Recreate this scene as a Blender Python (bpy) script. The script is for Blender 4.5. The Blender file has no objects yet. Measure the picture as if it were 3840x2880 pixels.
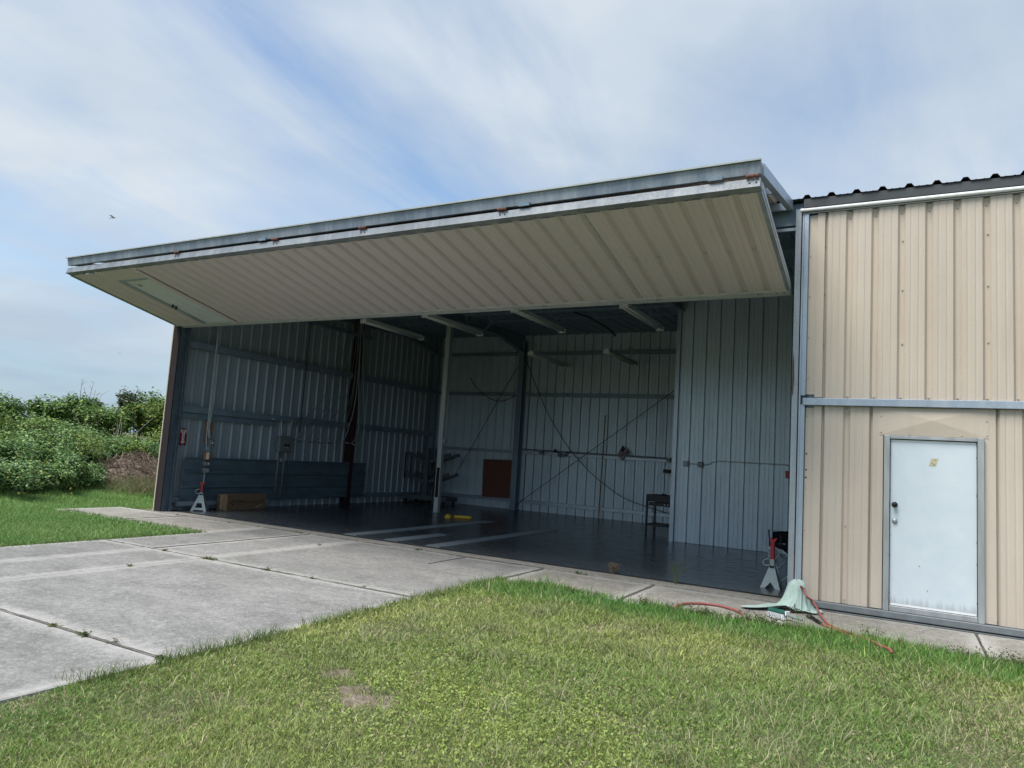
import bpy, bmesh, math, random
import numpy as np
from mathutils import Vector, Matrix, Quaternion

# ------------------------------------------------------------------ camera, sky, sun, exposure
sc = bpy.context.scene
COL = sc.collection
YAW, PITCH, ROLL = 0.504623, 0.102223, 0.0641064
CAM = Vector((1.2143, -10.1792, 1.6574)); FPX = 2665.74; PW, PH = 3840, 2880
fwd0 = Vector((-math.sin(YAW), math.cos(YAW), 0)); rgt0 = Vector((math.cos(YAW), math.sin(YAW), 0)); up0 = Vector((0, 0, 1))
FWD = math.cos(PITCH)*fwd0 + math.sin(PITCH)*up0
UPV = math.cos(PITCH)*up0 - math.sin(PITCH)*fwd0
RGT = math.cos(ROLL)*rgt0 + math.sin(ROLL)*UPV
UP2 = math.cos(ROLL)*UPV - math.sin(ROLL)*rgt0
cd = bpy.data.cameras.new('camera'); cam = bpy.data.objects.new('camera', cd); COL.objects.link(cam)
cd.sensor_fit = 'HORIZONTAL'; cd.sensor_width = 36.0; cd.lens = 36.0*FPX/PW
cd.clip_start = 0.05; cd.clip_end = 6000
cam.matrix_world = Matrix(((RGT.x, UP2.x, -FWD.x, CAM.x), (RGT.y, UP2.y, -FWD.y, CAM.y), (RGT.z, UP2.z, -FWD.z, CAM.z), (0, 0, 0, 1)))
sc.camera = cam
def ray(px, py): return FWD + RGT*((px-PW/2)/FPX) - UP2*((py-PH/2)/FPX)
def at(px, py, ax, val):
    """photo pixel -> point on the plane (axis ax = val) of the surface it lies on"""
    d = ray(px, py); t = (val-CAM[ax])/d[ax]; return CAM + d*t

SUN_EL, SUN_AZ = math.radians(60), math.radians(209)     # high veiled sun, in front and a little to the left (azimuth from +Y towards +X)
world = bpy.data.worlds.new('World'); sc.world = world; world.use_nodes = True
def build_world():
    nt = world.node_tree; nt.nodes.clear(); N = nt.nodes.new; L = nt.links.new
    out = N('ShaderNodeOutputWorld'); bg = N('ShaderNodeBackground'); bg.inputs['Strength'].default_value = 0.1
    sky = N('ShaderNodeTexSky'); sky.sky_type = 'NISHITA'; sky.sun_disc = False
    sky.sun_elevation = SUN_EL; sky.sun_rotation = SUN_AZ; sky.altitude = 0; sky.air_density = 1.0; sky.dust_density = 1.2; sky.ozone_density = 1.6
    tc = N('ShaderNodeTexCoord'); sp = N('ShaderNodeSeparateXYZ'); L(tc.outputs['Generated'], sp.inputs[0])
    def m(op, a, b=None, clamp=False):
        n = N('ShaderNodeMath'); n.operation = op; n.use_clamp = clamp
        for i, v in enumerate((a, b)):
            if v is None: continue
            if isinstance(v, (int, float)): n.inputs[i].default_value = v
            else: L(v, n.inputs[i])
        return n.outputs[0]
    z = m('MAXIMUM', sp.outputs[2], 0.0); zz = m('ADD', z, 0.22)
    px = m('DIVIDE', sp.outputs[0], zz); py = m('DIVIDE', sp.outputs[1], zz)
    cb = N('ShaderNodeCombineXYZ'); L(px, cb.inputs[0]); L(py, cb.inputs[1])
    def noise(scale, rot, sx, sy, loc, detail=7, rough=.55, dist=.5):
        mp = N('ShaderNodeMapping'); mp.vector_type = 'TEXTURE'; mp.inputs['Rotation'].default_value = (0, 0, rot); mp.inputs['Scale'].default_value = (1/sx, 1/sy, 1); mp.inputs['Location'].default_value = loc
        L(cb.outputs[0], mp.inputs[0]); n = N('ShaderNodeTexNoise'); n.inputs['Scale'].default_value = scale; n.inputs['Detail'].default_value = detail
        n.inputs['Roughness'].default_value = rough; n.inputs['Distortion'].default_value = dist; L(mp.outputs[0], n.inputs[0]); return n.outputs[0]
    n1 = noise(1.0, SKY['rot'], SKY['sx'], SKY['sy'], SKY['loc'], 6, .5, .45)
    n2 = noise(2.6, SKY['rot'], SKY['sx']*.8, SKY['sy'], (3.1, 7.7, 0), 8, .58, .7)
    f = m('ADD', m('MULTIPLY', n1, .74), m('MULTIPLY', n2, .26))
    rp = N('ShaderNodeValToRGB'); L(f, rp.inputs[0]); e = rp.color_ramp.elements
    e[0].position = SKY['r0']; e[0].color = (.04, .04, .04, 1); e[1].position = SKY['r1']; e[1].color = (1, 1, 1, 1)
    e2 = rp.color_ramp.elements.new((SKY['r0']+SKY['r1'])/2); e2.color = (.55, .55, .55, 1)
    # cloud veil colour varies a little between bluish grey and bright white
    n3 = noise(1.7, .4, .7, 1.1, (11, 2, 0), 5, .5, .3)
    cr = N('ShaderNodeValToRGB'); L(n3, cr.inputs[0]); c = cr.color_ramp.elements
    c[0].position = .3; c[0].color = SKY['c0']; c[1].position = .68; c[1].color = SKY['c1']
    sc_ = N('ShaderNodeVectorMath'); sc_.operation = 'SCALE'; sc_.inputs['Scale'].default_value = SKY['cmul']; L(cr.outputs[0], sc_.inputs[0])
    skm = N('ShaderNodeVectorMath'); skm.operation = 'MULTIPLY'; skm.inputs[1].default_value = SKY['blue']; L(sky.outputs[0], skm.inputs[0])
    mx = N('ShaderNodeMixRGB'); L(rp.outputs[0], mx.inputs[0]); L(skm.outputs[0], mx.inputs[1]); L(sc_.outputs[0], mx.inputs[2])
    hz = m('SUBTRACT', 1.0, m('MULTIPLY', z, 3.8), True); hz = m('MULTIPLY', m('MULTIPLY', hz, hz), .85)
    mh = N('ShaderNodeMixRGB'); L(hz, mh.inputs[0]); L(mx.outputs[0], mh.inputs[1]); mh.inputs[2].default_value = SKY['hz']
    L(mh.outputs[0], bg.inputs['Color']); L(bg.outputs[0], out.inputs['Surface'])
SKY = dict(rot=math.radians(-90), sx=.45, sy=1.15, loc=(0.3, 1.2, 0), r0=.355, r1=.57, c0=(.54, .66, .81, 1), c1=(.79, .865, .94, 1), cmul=2.72, hz=(1.08, 1.50, 1.90, 1), blue=(.50, .575, .60))
build_world()
sl = bpy.data.lights.new('sun', 'SUN'); sl.energy = 1.5; sl.angle = math.radians(34); sl.color = (1, .96, .9)
sun = bpy.data.objects.new('sun', sl); COL.objects.link(sun)
sdir = Vector((math.sin(SUN_AZ)*math.cos(SUN_EL), math.cos(SUN_AZ)*math.cos(SUN_EL), math.sin(SUN_EL)))
sun.rotation_euler = sdir.to_track_quat('Z', 'Y').to_euler(); sun.location = sdir*60
sc.view_settings.view_transform = 'Standard'; sc.view_settings.look = 'None'; sc.view_settings.gamma = 1; sc.view_settings.use_curve_mapping = False
sc.view_settings.exposure = 1.75
sc.render.engine = 'CYCLES'
sc.cycles.use_denoising = True; sc.cycles.denoiser = 'OPENIMAGEDENOISE'
try: sc.cycles.denoising_input_passes = 'RGB_ALBEDO_NORMAL'; sc.cycles.denoising_prefilter = 'ACCURATE'
except Exception: pass
sc.cycles.max_bounces = 9; sc.cycles.diffuse_bounces = 6; sc.cycles.glossy_bounces = 4; sc.cycles.transparent_max_bounces = 8
sc.cycles.caustics_reflective = False; sc.cycles.caustics_refractive = False; sc.cycles.sample_clamp_indirect = 6

# ------------------------------------------------------------------ materials
def material(name):
    m = bpy.data.materials.new(name); m.use_nodes = True; nt = m.node_tree
    return m, nt, nt.nodes['Principled BSDF'], nt.nodes.new, nt.links.new
def pos_noise(nt, scale, detail=5, rough=.55, stretch=(1, 1, 1), space='world', dist=0.0):
    N, L = nt.nodes.new, nt.links.new
    if space == 'world': src = N('ShaderNodeNewGeometry').outputs['Position']
    else: src = N('ShaderNodeTexCoord').outputs['Object']
    mp = N('ShaderNodeMapping'); mp.inputs['Scale'].default_value = stretch; L(src, mp.inputs[0])
    n = N('ShaderNodeTexNoise'); n.inputs['Scale'].default_value = scale; n.inputs['Detail'].default_value = detail; n.inputs['Roughness'].default_value = rough; n.inputs['Distortion'].default_value = dist
    L(mp.outputs[0], n.inputs[0]); return n.outputs[0]
def ramp(nt, fac, stops):
    r = nt.nodes.new('ShaderNodeValToRGB'); nt.links.new(fac, r.inputs[0]); e = r.color_ramp.elements
    while len(e) < len(stops): e.new(.5)
    for k, (p, c) in enumerate(stops): e[k].position = p; e[k].color = (*c, 1) if len(c) == 3 else c
    return r.outputs[0]
def mixc(nt, fac, a, b, mode='MIX'):
    n = nt.nodes.new('ShaderNodeMixRGB'); n.blend_type = mode
    for i, v in enumerate((fac, a, b)):
        if isinstance(v, (int, float)): n.inputs[i].default_value = v
        elif isinstance(v, tuple): n.inputs[i].default_value = (*v, 1)
        else: nt.links.new(v, n.inputs[i])
    return n.outputs[0]
def bump(nt, bsdf, h, strength=.3, dist=.01):
    b = nt.nodes.new('ShaderNodeBump'); b.inputs['Strength'].default_value = strength; b.inputs['Distance'].default_value = dist
    nt.links.new(h, b.inputs['Height']); nt.links.new(b.outputs[0], bsdf.inputs['Normal'])
M = {}
def simple(name, col, rough=.5, metal=0.0, var=.12, scale=6, stretch=(1, 1, 1), spec=.5, rvar=.1, bmp=0):
    m, nt, b, N, L = material(name)
    n = pos_noise(nt, scale, 6, .6, stretch)
    dark = tuple(c*(1-var) for c in col); lite = tuple(min(1, c*(1+var)) for c in col)
    L(ramp(nt, n, [(.3, dark), (.7, lite)]), b.inputs['Base Color'])
    L(ramp(nt, n, [(.3, (max(.02, rough-rvar),)*3), (.7, (min(1, rough+rvar),)*3)]), b.inputs['Roughness'])
    b.inputs['Metallic'].default_value = metal; b.inputs['Specular IOR Level'].default_value = spec
    if bmp: bump(nt, b, pos_noise(nt, scale*9, 4, .6, stretch), bmp, .01)
    M[name] = m; return m
def galv(name, base=(.40, .42, .44), rough=.42, metal=.75, spangle=38, streak=.25, rust=0.0):
    m, nt, b, N, L = material(name)
    vo = N('ShaderNodeTexVoronoi'); vo.inputs['Scale'].default_value = spangle
    g = N('ShaderNodeNewGeometry'); L(g.outputs['Position'], vo.inputs['Vector'])
    hs = N('ShaderNodeSeparateColor'); L(vo.outputs['Color'], hs.inputs[0])
    c1 = ramp(nt, hs.outputs[0], [(0, tuple(c*.93 for c in base)), (1, tuple(c*1.05 for c in base))])
    st = pos_noise(nt, 1.0, 7, .65, (5, 5, .35))
    c2 = mixc(nt, ramp(nt, st, [(.42, (0, 0, 0)), (.66, (streak,)*3)]), c1, (.72, .74, .74))
    dk = pos_noise(nt, .8, 6, .6, (2.2, 2.2, .6))
    c3 = mixc(nt, ramp(nt, dk, [(.3, (.3,)*3), (.5, (0, 0, 0))]), c2, tuple(c*.5 for c in base))
    if rust:
        rn = pos_noise(nt, 1.7, 8, .7, (1.5, 1.5, .8))
        c3 = mixc(nt, ramp(nt, rn, [(.66-rust*.1, (0, 0, 0)), (.74, (rust,)*3)]), c3, (.19, .07, .035))
    L(c3, b.inputs['Base Color']); b.inputs['Metallic'].default_value = metal
    L(ramp(nt, mixc(nt, .5, hs.outputs[1], st), [(.2, (rough-.1,)*3), (.8, (rough+.14,)*3)]), b.inputs['Roughness'])
    M[name] = m; return m
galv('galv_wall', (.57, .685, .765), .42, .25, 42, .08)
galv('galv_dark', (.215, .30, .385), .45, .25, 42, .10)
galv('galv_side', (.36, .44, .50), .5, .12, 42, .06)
galv('galv_trim', (.38, .45, .53), .40, .55, 55, .25)
galv('galv_beam', (.20, .245, .30), .5, .35, 60, .3, .5)
galv('galv_lower_beam', (.175, .20, .23), .55, .12, 60, .2, .3)
galv('galv_rail', (.52, .56, .56), .5, .25, 45, .35)
galv('galv_rust', (.36, .40, .43), .5, .6, 55, .25, .9)
simple('liner_blue', (.12, .175, .215), .40, .25, .2, 2.0, (1, 1, 3))
simple('jamb_brown', (.012, .006, .007), .85, 0, .4, 8)
simple('guide_steel', (.10, .135, .17), .45, .2, .2, 6)
simple('red_primer', (.045, .016, .020), .55, 0, .3, 5)
simple('red_paint', (.32, .012, .022), .35, 0, .12, 12)
simple('rust', (.15, .052, .034), .8, .1, .35, 40)
simple('alu', (.44, .46, .47), .42, .6, .12, 9, (1, 1, .2))
simple('lamp_white', (.86, .88, .88), .4, 0, .08, 12)
simple('black_paint', (.007, .008, .011), .5, 0, .2, 10)
simple('black_cable', (.012, .013, .015), .6, 0, .2, 10)
simple('black_cloth', (.012, .016, .026), .9, 0, .3, 30)
simple('grey_paint', (.19, .215, .22), .45, .1, .1, 9)
simple('rack_grey', (.105, .125, .135), .5, .2, .12, 6)
simple('pale_grey', (.29, .345, .355), .45, .1, .12, 18)
simple('steel_pale', (.42, .48, .49), .42, .25, .12, 14)
simple('white_box', (.62, .62, .58), .5, 0, .08, 20)
simple('off_white', (.82, .84, .84), .5, 0, .05, 20)
simple('orange_wood', (.30, .14, .05), .7, 0, .25, 14, (1, 1, .3))
simple('brown_board', (.145, .058, .036), .75, 0, .18, 5)
simple('yellow_paint', (.62, .40, .03), .5, 0, .15, 9)
simple('yellow_dull', (.30, .20, .03), .6, 0, .2, 6)
simple('cardboard', (.21, .135, .08), .85, 0, .12, 9)
simple('cardboard_print', (.045, .03, .022), .85, 0, .1, 9)
simple('sticker_paper', (.50, .46, .30), .6, 0, .15, 60)
simple('weed_stalk', (.10, .13, .05), .8, 0, .2, 30)
simple('ramp_tile', (.16, .185, .20), .4, 0, .1, 9)
simple('flower_yellow', (.62, .55, .12), .7, 0, .1, 9)
simple('base_steel', (.17, .19, .20), .5, .2, .15, 8)
simple('joint_soil', (.10, .097, .085), .95, 0, .5, 30)
simple('tape', (.36, .27, .17), .35, 0, .1, 20)
simple('hose_red', (.30, .088, .08), .55, 0, .15, 20)
simple('brush_green', (.015, .10, .075), .4, 0, .1, 20)
simple('bristle', (.52, .54, .55), .6, 0, .08, 50)
simple('brush_handle', (.24, .31, .29), .45, 0, .15, 25)
simple('debris', (.05, .05, .035), .9, 0, .5, 40)
simple('roof_metal', (.060, .066, .072), .6, .2, .35, 2.5, (1, 1, 1))
simple('dark_gap', (.008, .009, .010), .9, 0, .2, 6)
simple('bolt_black', (.012, .012, .013), .5, .3, .1, 30)
simple('screw_tan', (.42, .37, .30), .5, .2, .1, 30)
simple('paper', (.66, .68, .70), .7, 0, .06, 60)
simple('print_grey', (.16, .15, .17), .7, 0, .1, 60)
simple('print_black', (.02, .02, .02), .7, 0, .1, 60)
simple('sign_red', (.30, .012, .03), .45, 0, .1, 30)
simple('flag_red', (.22, .03, .03), .8, 0, .1, 30)
simple('flag_blue', (.02, .03, .09), .8, 0, .1, 30)
simple('flag_white', (.45, .45, .45), .8, 0, .1, 30)
simple('bark', (.10, .085, .065), .9, 0, .35, 20)
simple('twig_grey', (.22, .20, .17), .9, 0, .25, 20)
simple('straw', (.19, .145, .11), .9, 0, .35, 12)
simple('insect', (.02, .02, .025), .5, 0, .1, 50)
simple('wing', (.35, .38, .42), .3, 0, .1, 50)

def mat_beige():
    m, nt, b, N, L = material('beige_paint')
    n = pos_noise(nt, .9, 6, .6, (1, 1, .5)); st = pos_noise(nt, 1, 7, .7, (9, 9, .5)); fine = pos_noise(nt, 30, 4, .6)
    c = ramp(nt, n, [(.3, (.512, .440, .360)), (.7, (.58, .507, .425))])
    c = mixc(nt, ramp(nt, st, [(.5, (0, 0, 0)), (.72, (.22,)*3)]), c, (.36, .31, .25))
    c = mixc(nt, ramp(nt, fine, [(.35, (.08,)*3), (.6, (0, 0, 0))]), c, (.3, .25, .2))
    L(c, b.inputs['Base Color']); b.inputs['Roughness'].default_value = .5
    L(ramp(nt, n, [(.3, (.42,)*3), (.7, (.58,)*3)]), b.inputs['Roughness'])
    bump(nt, b, n, .12, .02); M['beige'] = m
    m2 = m.copy(); m2.name = 'beige_grime_bounce_offset'; M['beige_door'] = m2
    # open leaf: dirt runs, grime, and a pinkish lift painted against olive bounce light
    nt = m2.node_tree; b = nt.nodes['Principled BSDF']; src = b.inputs['Base Color'].links[0].from_socket
    tc = nt.nodes.new('ShaderNodeTexCoord'); sp = nt.nodes.new('ShaderNodeSeparateXYZ'); nt.links.new(tc.outputs['Object'], sp.inputs[0])
    nn = pos_noise(nt, 2.0, 6, .6)
    ad = nt.nodes.new('ShaderNodeMath'); ad.operation = 'MULTIPLY_ADD'; nt.links.new(nn, ad.inputs[0]); ad.inputs[1].default_value = .5; nt.links.new(sp.outputs[2], ad.inputs[2])
    c = mixc(nt, ramp(nt, ad.outputs[0], [(.20, (.55,)*3), (.55, (.0,)*3)]), src, (.24, .21, .185))   # grime settled along the bottom edge of the leaf
    c = mixc(nt, .80, c, (.655, .60, .635))
    nt.links.new(c, b.inputs['Base Color'])
mat_beige()
def mat_white_door():
    m, nt, b, N, L = material('white_door_paint')
    n = pos_noise(nt, 3.2, 7, .65); sp = pos_noise(nt, 60, 3, .6)
    c = ramp(nt, n, [(.3, (.565, .645, .695)), (.7, (.64, .705, .745))])
    dn = pos_noise(nt, 5.0, 8, .75, (1, 1, 1), dist=1.2)
    c = mixc(nt, ramp(nt, dn, [(.60, (0, 0, 0)), (.74, (.35,)*3)]), c, (.46, .52, .62))
    # dirt splashed up from the sill, in streaks
    g = N('ShaderNodeNewGeometry'); s = N('ShaderNodeSeparateXYZ'); L(g.outputs['Position'], s.inputs[0])
    v = pos_noise(nt, 1.0, 6, .7, (22, 22, 1.2))
    md = N('ShaderNodeMath'); md.operation = 'MULTIPLY_ADD'; L(v, md.inputs[0]); md.inputs[1].default_value = -.30; L(s.outputs[2], md.inputs[2])
    c = mixc(nt, ramp(nt, md.outputs[0], [(.02, (.62,)*3), (.11, (0, 0, 0))]), c, (.36, .37, .38))
    L(c, b.inputs['Base Color']); b.inputs['Roughness'].default_value = .45; bump(nt, b, sp, .08, .004); M['white_door'] = m
mat_white_door()
simple('white_panel', (.64, .70, .76), .45, 0, .08, 4)

def mat_concrete(key, base, spots, warm):
    m, nt, b, N, L = material(key)
    k = lambda f: tuple(min(1, x*f) for x in base)
    big = pos_noise(nt, .55, 7, .62, dist=.6); mid = pos_noise(nt, 2.2, 8, .68, (.6, 1.0, 1), dist=.4); sp1 = pos_noise(nt, 17, 6, .8); fine = pos_noise(nt, 55, 5, .75); agg = pos_noise(nt, 150, 2, .5)
    c = ramp(nt, big, [(.28, k(.82)), (.72, k(1.14))])
    c = mixc(nt, ramp(nt, mid, [(.36, (.7,)*3), (.54, (0, 0, 0))]), c, k(.58))
    c = mixc(nt, ramp(nt, mid, [(.56, (0, 0, 0)), (.76, (.5,)*3)]), c, tuple(min(1, x*1.4) for x in warm))
    c = mixc(nt, ramp(nt, sp1, [(.38, (.6,)*3), (.51, (0, 0, 0))]), c, k(.55))
    c = mixc(nt, ramp(nt, sp1, [(.52, (0, 0, 0)), (.64, (.6,)*3)]), c, k(1.6))
    c = mixc(nt, ramp(nt, fine, [(.38, (.55,)*3), (.5, (0, 0, 0))]), c, k(.45))
    c = mixc(nt, ramp(nt, fine, [(.54, (0, 0, 0)), (.66, (.5,)*3)]), c, k(1.7))
    c = mixc(nt, ramp(nt, agg, [(.56, (0, 0, 0)), (.68, (spots,)*3)]), c, k(1.75))
    oi = N('ShaderNodeObjectInfo'); c = mixc(nt, 1.0, c, ramp(nt, oi.outputs['Random'], [(0, (.86, .86, .85)), (1, (1.1, 1.1, 1.1))]), 'MULTIPLY')
    # paler, worn, chalky border along the slab edges, broken up by noise
    at_ = N('ShaderNodeAttribute'); at_.attribute_name = 'edge'
    en = N('ShaderNodeMath'); en.operation = 'MULTIPLY_ADD'; L(mixc(nt, .45, pos_noise(nt, 2.4, 8, .72), sp1), en.inputs[0]); en.inputs[1].default_value = .6; e4 = N('ShaderNodeMath'); e4.operation = 'MULTIPLY'; L(at_.outputs['Fac'], e4.inputs[0]); e4.inputs[1].default_value = .4; L(e4.outputs[0], en.inputs[2])
    c = mixc(nt, ramp(nt, en.outputs[0], [(.44, (0, 0, 0)), (.72, (.62,)*3)]), c, (.48, .47, .445))
    L(c, b.inputs['Base Color']); b.inputs['Roughness'].default_value = .88
    bump(nt, b, mixc(nt, .5, fine, agg), .35, .006); M[key] = m
mat_concrete('apron_concrete', (.236, .232, .224), .3, (.31, .305, .292))
mat_concrete('walk_concrete', (.285, .27, .24), .25, (.31, .29, .25))
def mat_floor():
    m, nt, b, N, L = material('rubber_floor_tiles')
    g = N('ShaderNodeNewGeometry')
    br = N('ShaderNodeTexBrick'); L(g.outputs['Position'], br.inputs['Vector']); br.offset = 0; br.inputs['Scale'].default_value = 1
    br.inputs['Brick Width'].default_value = .40; br.inputs['Row Height'].default_value = .40; br.inputs['Mortar Size'].default_value = .006; br.inputs['Mortar Smooth'].default_value = .3
    wv = N('ShaderNodeTexWave'); wv.bands_direction = 'X'; wv.inputs['Scale'].default_value = 6.5; L(g.outputs['Position'], wv.inputs['Vector'])
    wv2 = N('ShaderNodeTexWave'); wv2.bands_direction = 'Y'; wv2.inputs['Scale'].default_value = 6.5; L(g.outputs['Position'], wv2.inputs['Vector'])
    n = pos_noise(nt, .7, 7, .6, (1, 2.2, 1)); n2 = pos_noise(nt, 5, 6, .7, (.5, 2.5, 1))
    c = ramp(nt, n, [(.3, (.036, .045, .053)), (.7, (.062, .074, .084))])
    c = mixc(nt, ramp(nt, n2, [(.56, (0, 0, 0)), (.76, (.3,)*3)]), c, (.09, .10, .105))
    c = mixc(nt, .35, c, mixc(nt, br.outputs['Fac'], c, (.012, .013, .014)))
    L(c, b.inputs['Base Color'])
    L(ramp(nt, n2, [(.3, (.17,)*3), (.7, (.32,)*3)]), b.inputs['Roughness'])
    hh = mixc(nt, .5, wv.outputs['Fac'], wv2.outputs['Fac'])
    bump(nt, b, hh, .10, .004); M['floor_tiles'] = m
mat_floor()
def mat_soil():
    m, nt, b, N, L = material('soil_and_turf')
    n = pos_noise(nt, 1.3, 7, .65); f = pos_noise(nt, 22, 6, .7)
    c = ramp(nt, n, [(.32, (.085, .115, .04)), (.5, (.115, .13, .05)), (.68, (.16, .14, .085))])
    c = mixc(nt, ramp(nt, f, [(.35, (.6,)*3), (.6, (0, 0, 0))]), c, (.045, .05, .022))
    at_ = N('ShaderNodeAttribute'); at_.attribute_name = 'bare'
    bn = pos_noise(nt, 9, 7, .75)
    ad = N('ShaderNodeMath'); ad.operation = 'MULTIPLY_ADD'; L(bn, ad.inputs[0]); ad.inputs[1].default_value = 1.0; L(at_.outputs['Fac'], ad.inputs[2])
    sand = ramp(nt, pos_noise(nt, 14, 6, .7), [(.35, (.115, .085, .06)), (.66, (.24, .20, .16))])
    c = mixc(nt, ramp(nt, ad.outputs[0], [(.72, (0, 0, 0)), (1.15, (1, 1, 1))]), c, sand)
    L(c, b.inputs['Base Color']); b.inputs['Roughness'].default_value = .95; bump(nt, b, f, .5, .02); M['soil'] = m
mat_soil()
def mat_leaf(key, transl=.28, rough=.5, gain=(1, 1, 1)):
    m, nt, b, N, L = material(key)
    at_ = N('ShaderNodeVertexColor'); at_.layer_name = 'Col'
    c = at_.outputs['Color']
    L(c, b.inputs['Base Color']); b.inputs['Roughness'].default_value = rough; b.inputs['Specular IOR Level'].default_value = .35
    tr = N('ShaderNodeBsdfTranslucent'); L(c, tr.inputs['Color'])
    mx = N('ShaderNodeMixShader'); mx.inputs[0].default_value = transl; L(b.outputs[0], mx.inputs[1]); L(tr.outputs[0], mx.inputs[2])
    L(mx.outputs[0], nt.nodes['Material Output'].inputs['Surface']); M[key] = m
mat_leaf('grass_blade', .30, .55); mat_leaf('leaf', .25, .45)
def mat_cloth():
    m, nt, b, N, L = material('sage_cloth')
    n = pos_noise(nt, 10, 6, .65); d = pos_noise(nt, 4, 5, .6)
    c = ramp(nt, n, [(.3, (.33, .45, .40)), (.7, (.47, .58, .53))])
    c = mixc(nt, ramp(nt, d, [(.55, (0, 0, 0)), (.72, (.4,)*3)]), c, (.16, .19, .15))
    L(c, b.inputs['Base Color']); b.inputs['Roughness'].default_value = .9; bump(nt, b, pos_noise(nt, 130, 2, .5), .15, .003); M['cloth'] = m
mat_cloth()

# ------------------------------------------------------------------ mesh helpers
class MB:
    def __init__(s): s.v = []; s.f = []; s.smooth = False
    def add(s, vs, fs):
        o = len(s.v); s.v += [tuple(v) for v in vs]; s.f += [tuple(i+o for i in f) for f in fs]; return s
    def box(s, lo, hi, bev=0.0, mat=None):
        x0, y0, z0 = lo; x1, y1, z1 = hi
        if bev <= 0:
            vs = [Vector(p) for p in ((x0, y0, z0), (x1, y0, z0), (x1, y1, z0), (x0, y1, z0), (x0, y0, z1), (x1, y0, z1), (x1, y1, z1), (x0, y1, z1))]
            fs = [(0, 3, 2, 1), (4, 5, 6, 7), (0, 1, 5, 4), (1, 2, 6, 5), (2, 3, 7, 6), (3, 0, 4, 7)]
        else:
            bm = bmesh.new(); bmesh.ops.create_cube(bm, size=1)
            for v in bm.verts: v.co = Vector(((x0+x1)/2+v.co.x*(x1-x0), (y0+y1)/2+v.co.y*(y1-y0), (z0+z1)/2+v.co.z*(z1-z0)))
            bmesh.ops.bevel(bm, geom=bm.edges[:], offset=bev, segments=1, affect='EDGES', profile=.5)
            bm.verts.index_update(); vs = [v.co.copy() for v in bm.verts]; fs = [[v.index for v in f.verts] for f in bm.faces]; bm.free()
        if mat is not None: vs = [mat @ v for v in vs]
        return s.add(vs, fs)
    def bar(s, a, b, w, h=None, upv=(0, 0, 1), bev=0.0):
        a, b = Vector(a), Vector(b); h = h or w; d = b-a; l = d.length; d.normalize(); up = Vector(upv)
        if abs(d.dot(up)) > .98: up = Vector((1, 0, 0))
        side = d.cross(up).normalized(); up = side.cross(d)
        mt = Matrix(((side.x, d.x, up.x, a.x), (side.y, d.y, up.y, a.y), (side.z, d.z, up.z, a.z), (0, 0, 0, 1)))
        return s.box((-w/2, 0, -h/2), (w/2, l, h/2), bev, mt)
    def tube(s, pts, r, n=8, cap=True):
        pts = [Vector(p) for p in pts]; rs = r if isinstance(r, (list, tuple)) else [r]*len(pts)
        t0 = (pts[1]-pts[0]).normalized(); ref = Vector((0, 0, 1)) if abs(t0.z) < .9 else Vector((1, 0, 0)); nv = t0.cross(ref).normalized()
        rings = []
        for i, p in enumerate(pts):
            t = (pts[min(i+1, len(pts)-1)]-pts[max(i-1, 0)]).normalized()
            nv = (nv-t*nv.dot(t)); nv = nv.normalized() if nv.length > 1e-6 else t.orthogonal().normalized(); bn = t.cross(nv)
            rings.append([p+(nv*math.cos(2*math.pi*k/n)+bn*math.sin(2*math.pi*k/n))*rs[i] for k in range(n)])
        vs = [v for ring in rings for v in ring]; fs = []
        for i in range(len(pts)-1):
            for k in range(n): fs.append((i*n+k, i*n+(k+1) % n, (i+1)*n+(k+1) % n, (i+1)*n+k))
        if cap: fs.append(tuple(range(n-1, -1, -1))); fs.append(tuple((len(pts)-1)*n+k for k in range(n)))
        return s.add(vs, fs)
    def lathe(s, c, axis, prof, n=16):
        c = Vector(c); ax = Vector(axis).normalized(); u = ax.orthogonal().normalized(); w = ax.cross(u); vs = []; fs = []
        for r, h in prof: vs += [c+ax*h+(u*math.cos(2*math.pi*k/n)+w*math.sin(2*math.pi*k/n))*max(r, 1e-4) for k in range(n)]
        for i in range(len(prof)-1):
            for k in range(n): fs.append((i*n+k, i*n+(k+1) % n, (i+1)*n+(k+1) % n, (i+1)*n+k))
        fs.append(tuple(range(n-1, -1, -1))); fs.append(tuple((len(prof)-1)*n+k for k in range(n)))
        return s.add(vs, fs)
    def prism(s, poly, mt, h):
        """polygon in local xy extruded along local z by h, placed by matrix mt"""
        n = len(poly); vs = [mt @ Vector((x, y, 0)) for x, y in poly]+[mt @ Vector((x, y, h)) for x, y in poly]
        fs = [tuple(range(n-1, -1, -1)), tuple(range(n, 2*n))]+[(i, (i+1) % n, n+(i+1) % n, n+i) for i in range(n)]
        return s.add(vs, fs)
    def mesh(s, name, mat, smooth=False):
        me = bpy.data.meshes.new(name); me.from_pydata(s.v, [], s.f)
        bm = bmesh.new(); bm.from_mesh(me); bmesh.ops.recalc_face_normals(bm, faces=bm.faces[:]); bm.to_mesh(me); bm.free()
        if mat: me.materials.append(M[mat] if isinstance(mat, str) else mat)
        if smooth: me.shade_smooth()
        return me
    def build(s, name, mat, parent=None, smooth=False, label=None, kind=None):
        o = bpy.data.objects.new(name, s.mesh(name, mat, smooth)); COL.objects.link(o); o.parent = parent
        if label: o['label'] = label
        if kind: o['kind'] = kind
        return o
def tag(o, label=None, cat=None, group=None, kind=None):
    for k, v in (('label', label), ('category', cat), ('group', group), ('kind', kind)):
        if v: o[k] = v
    return o
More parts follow.
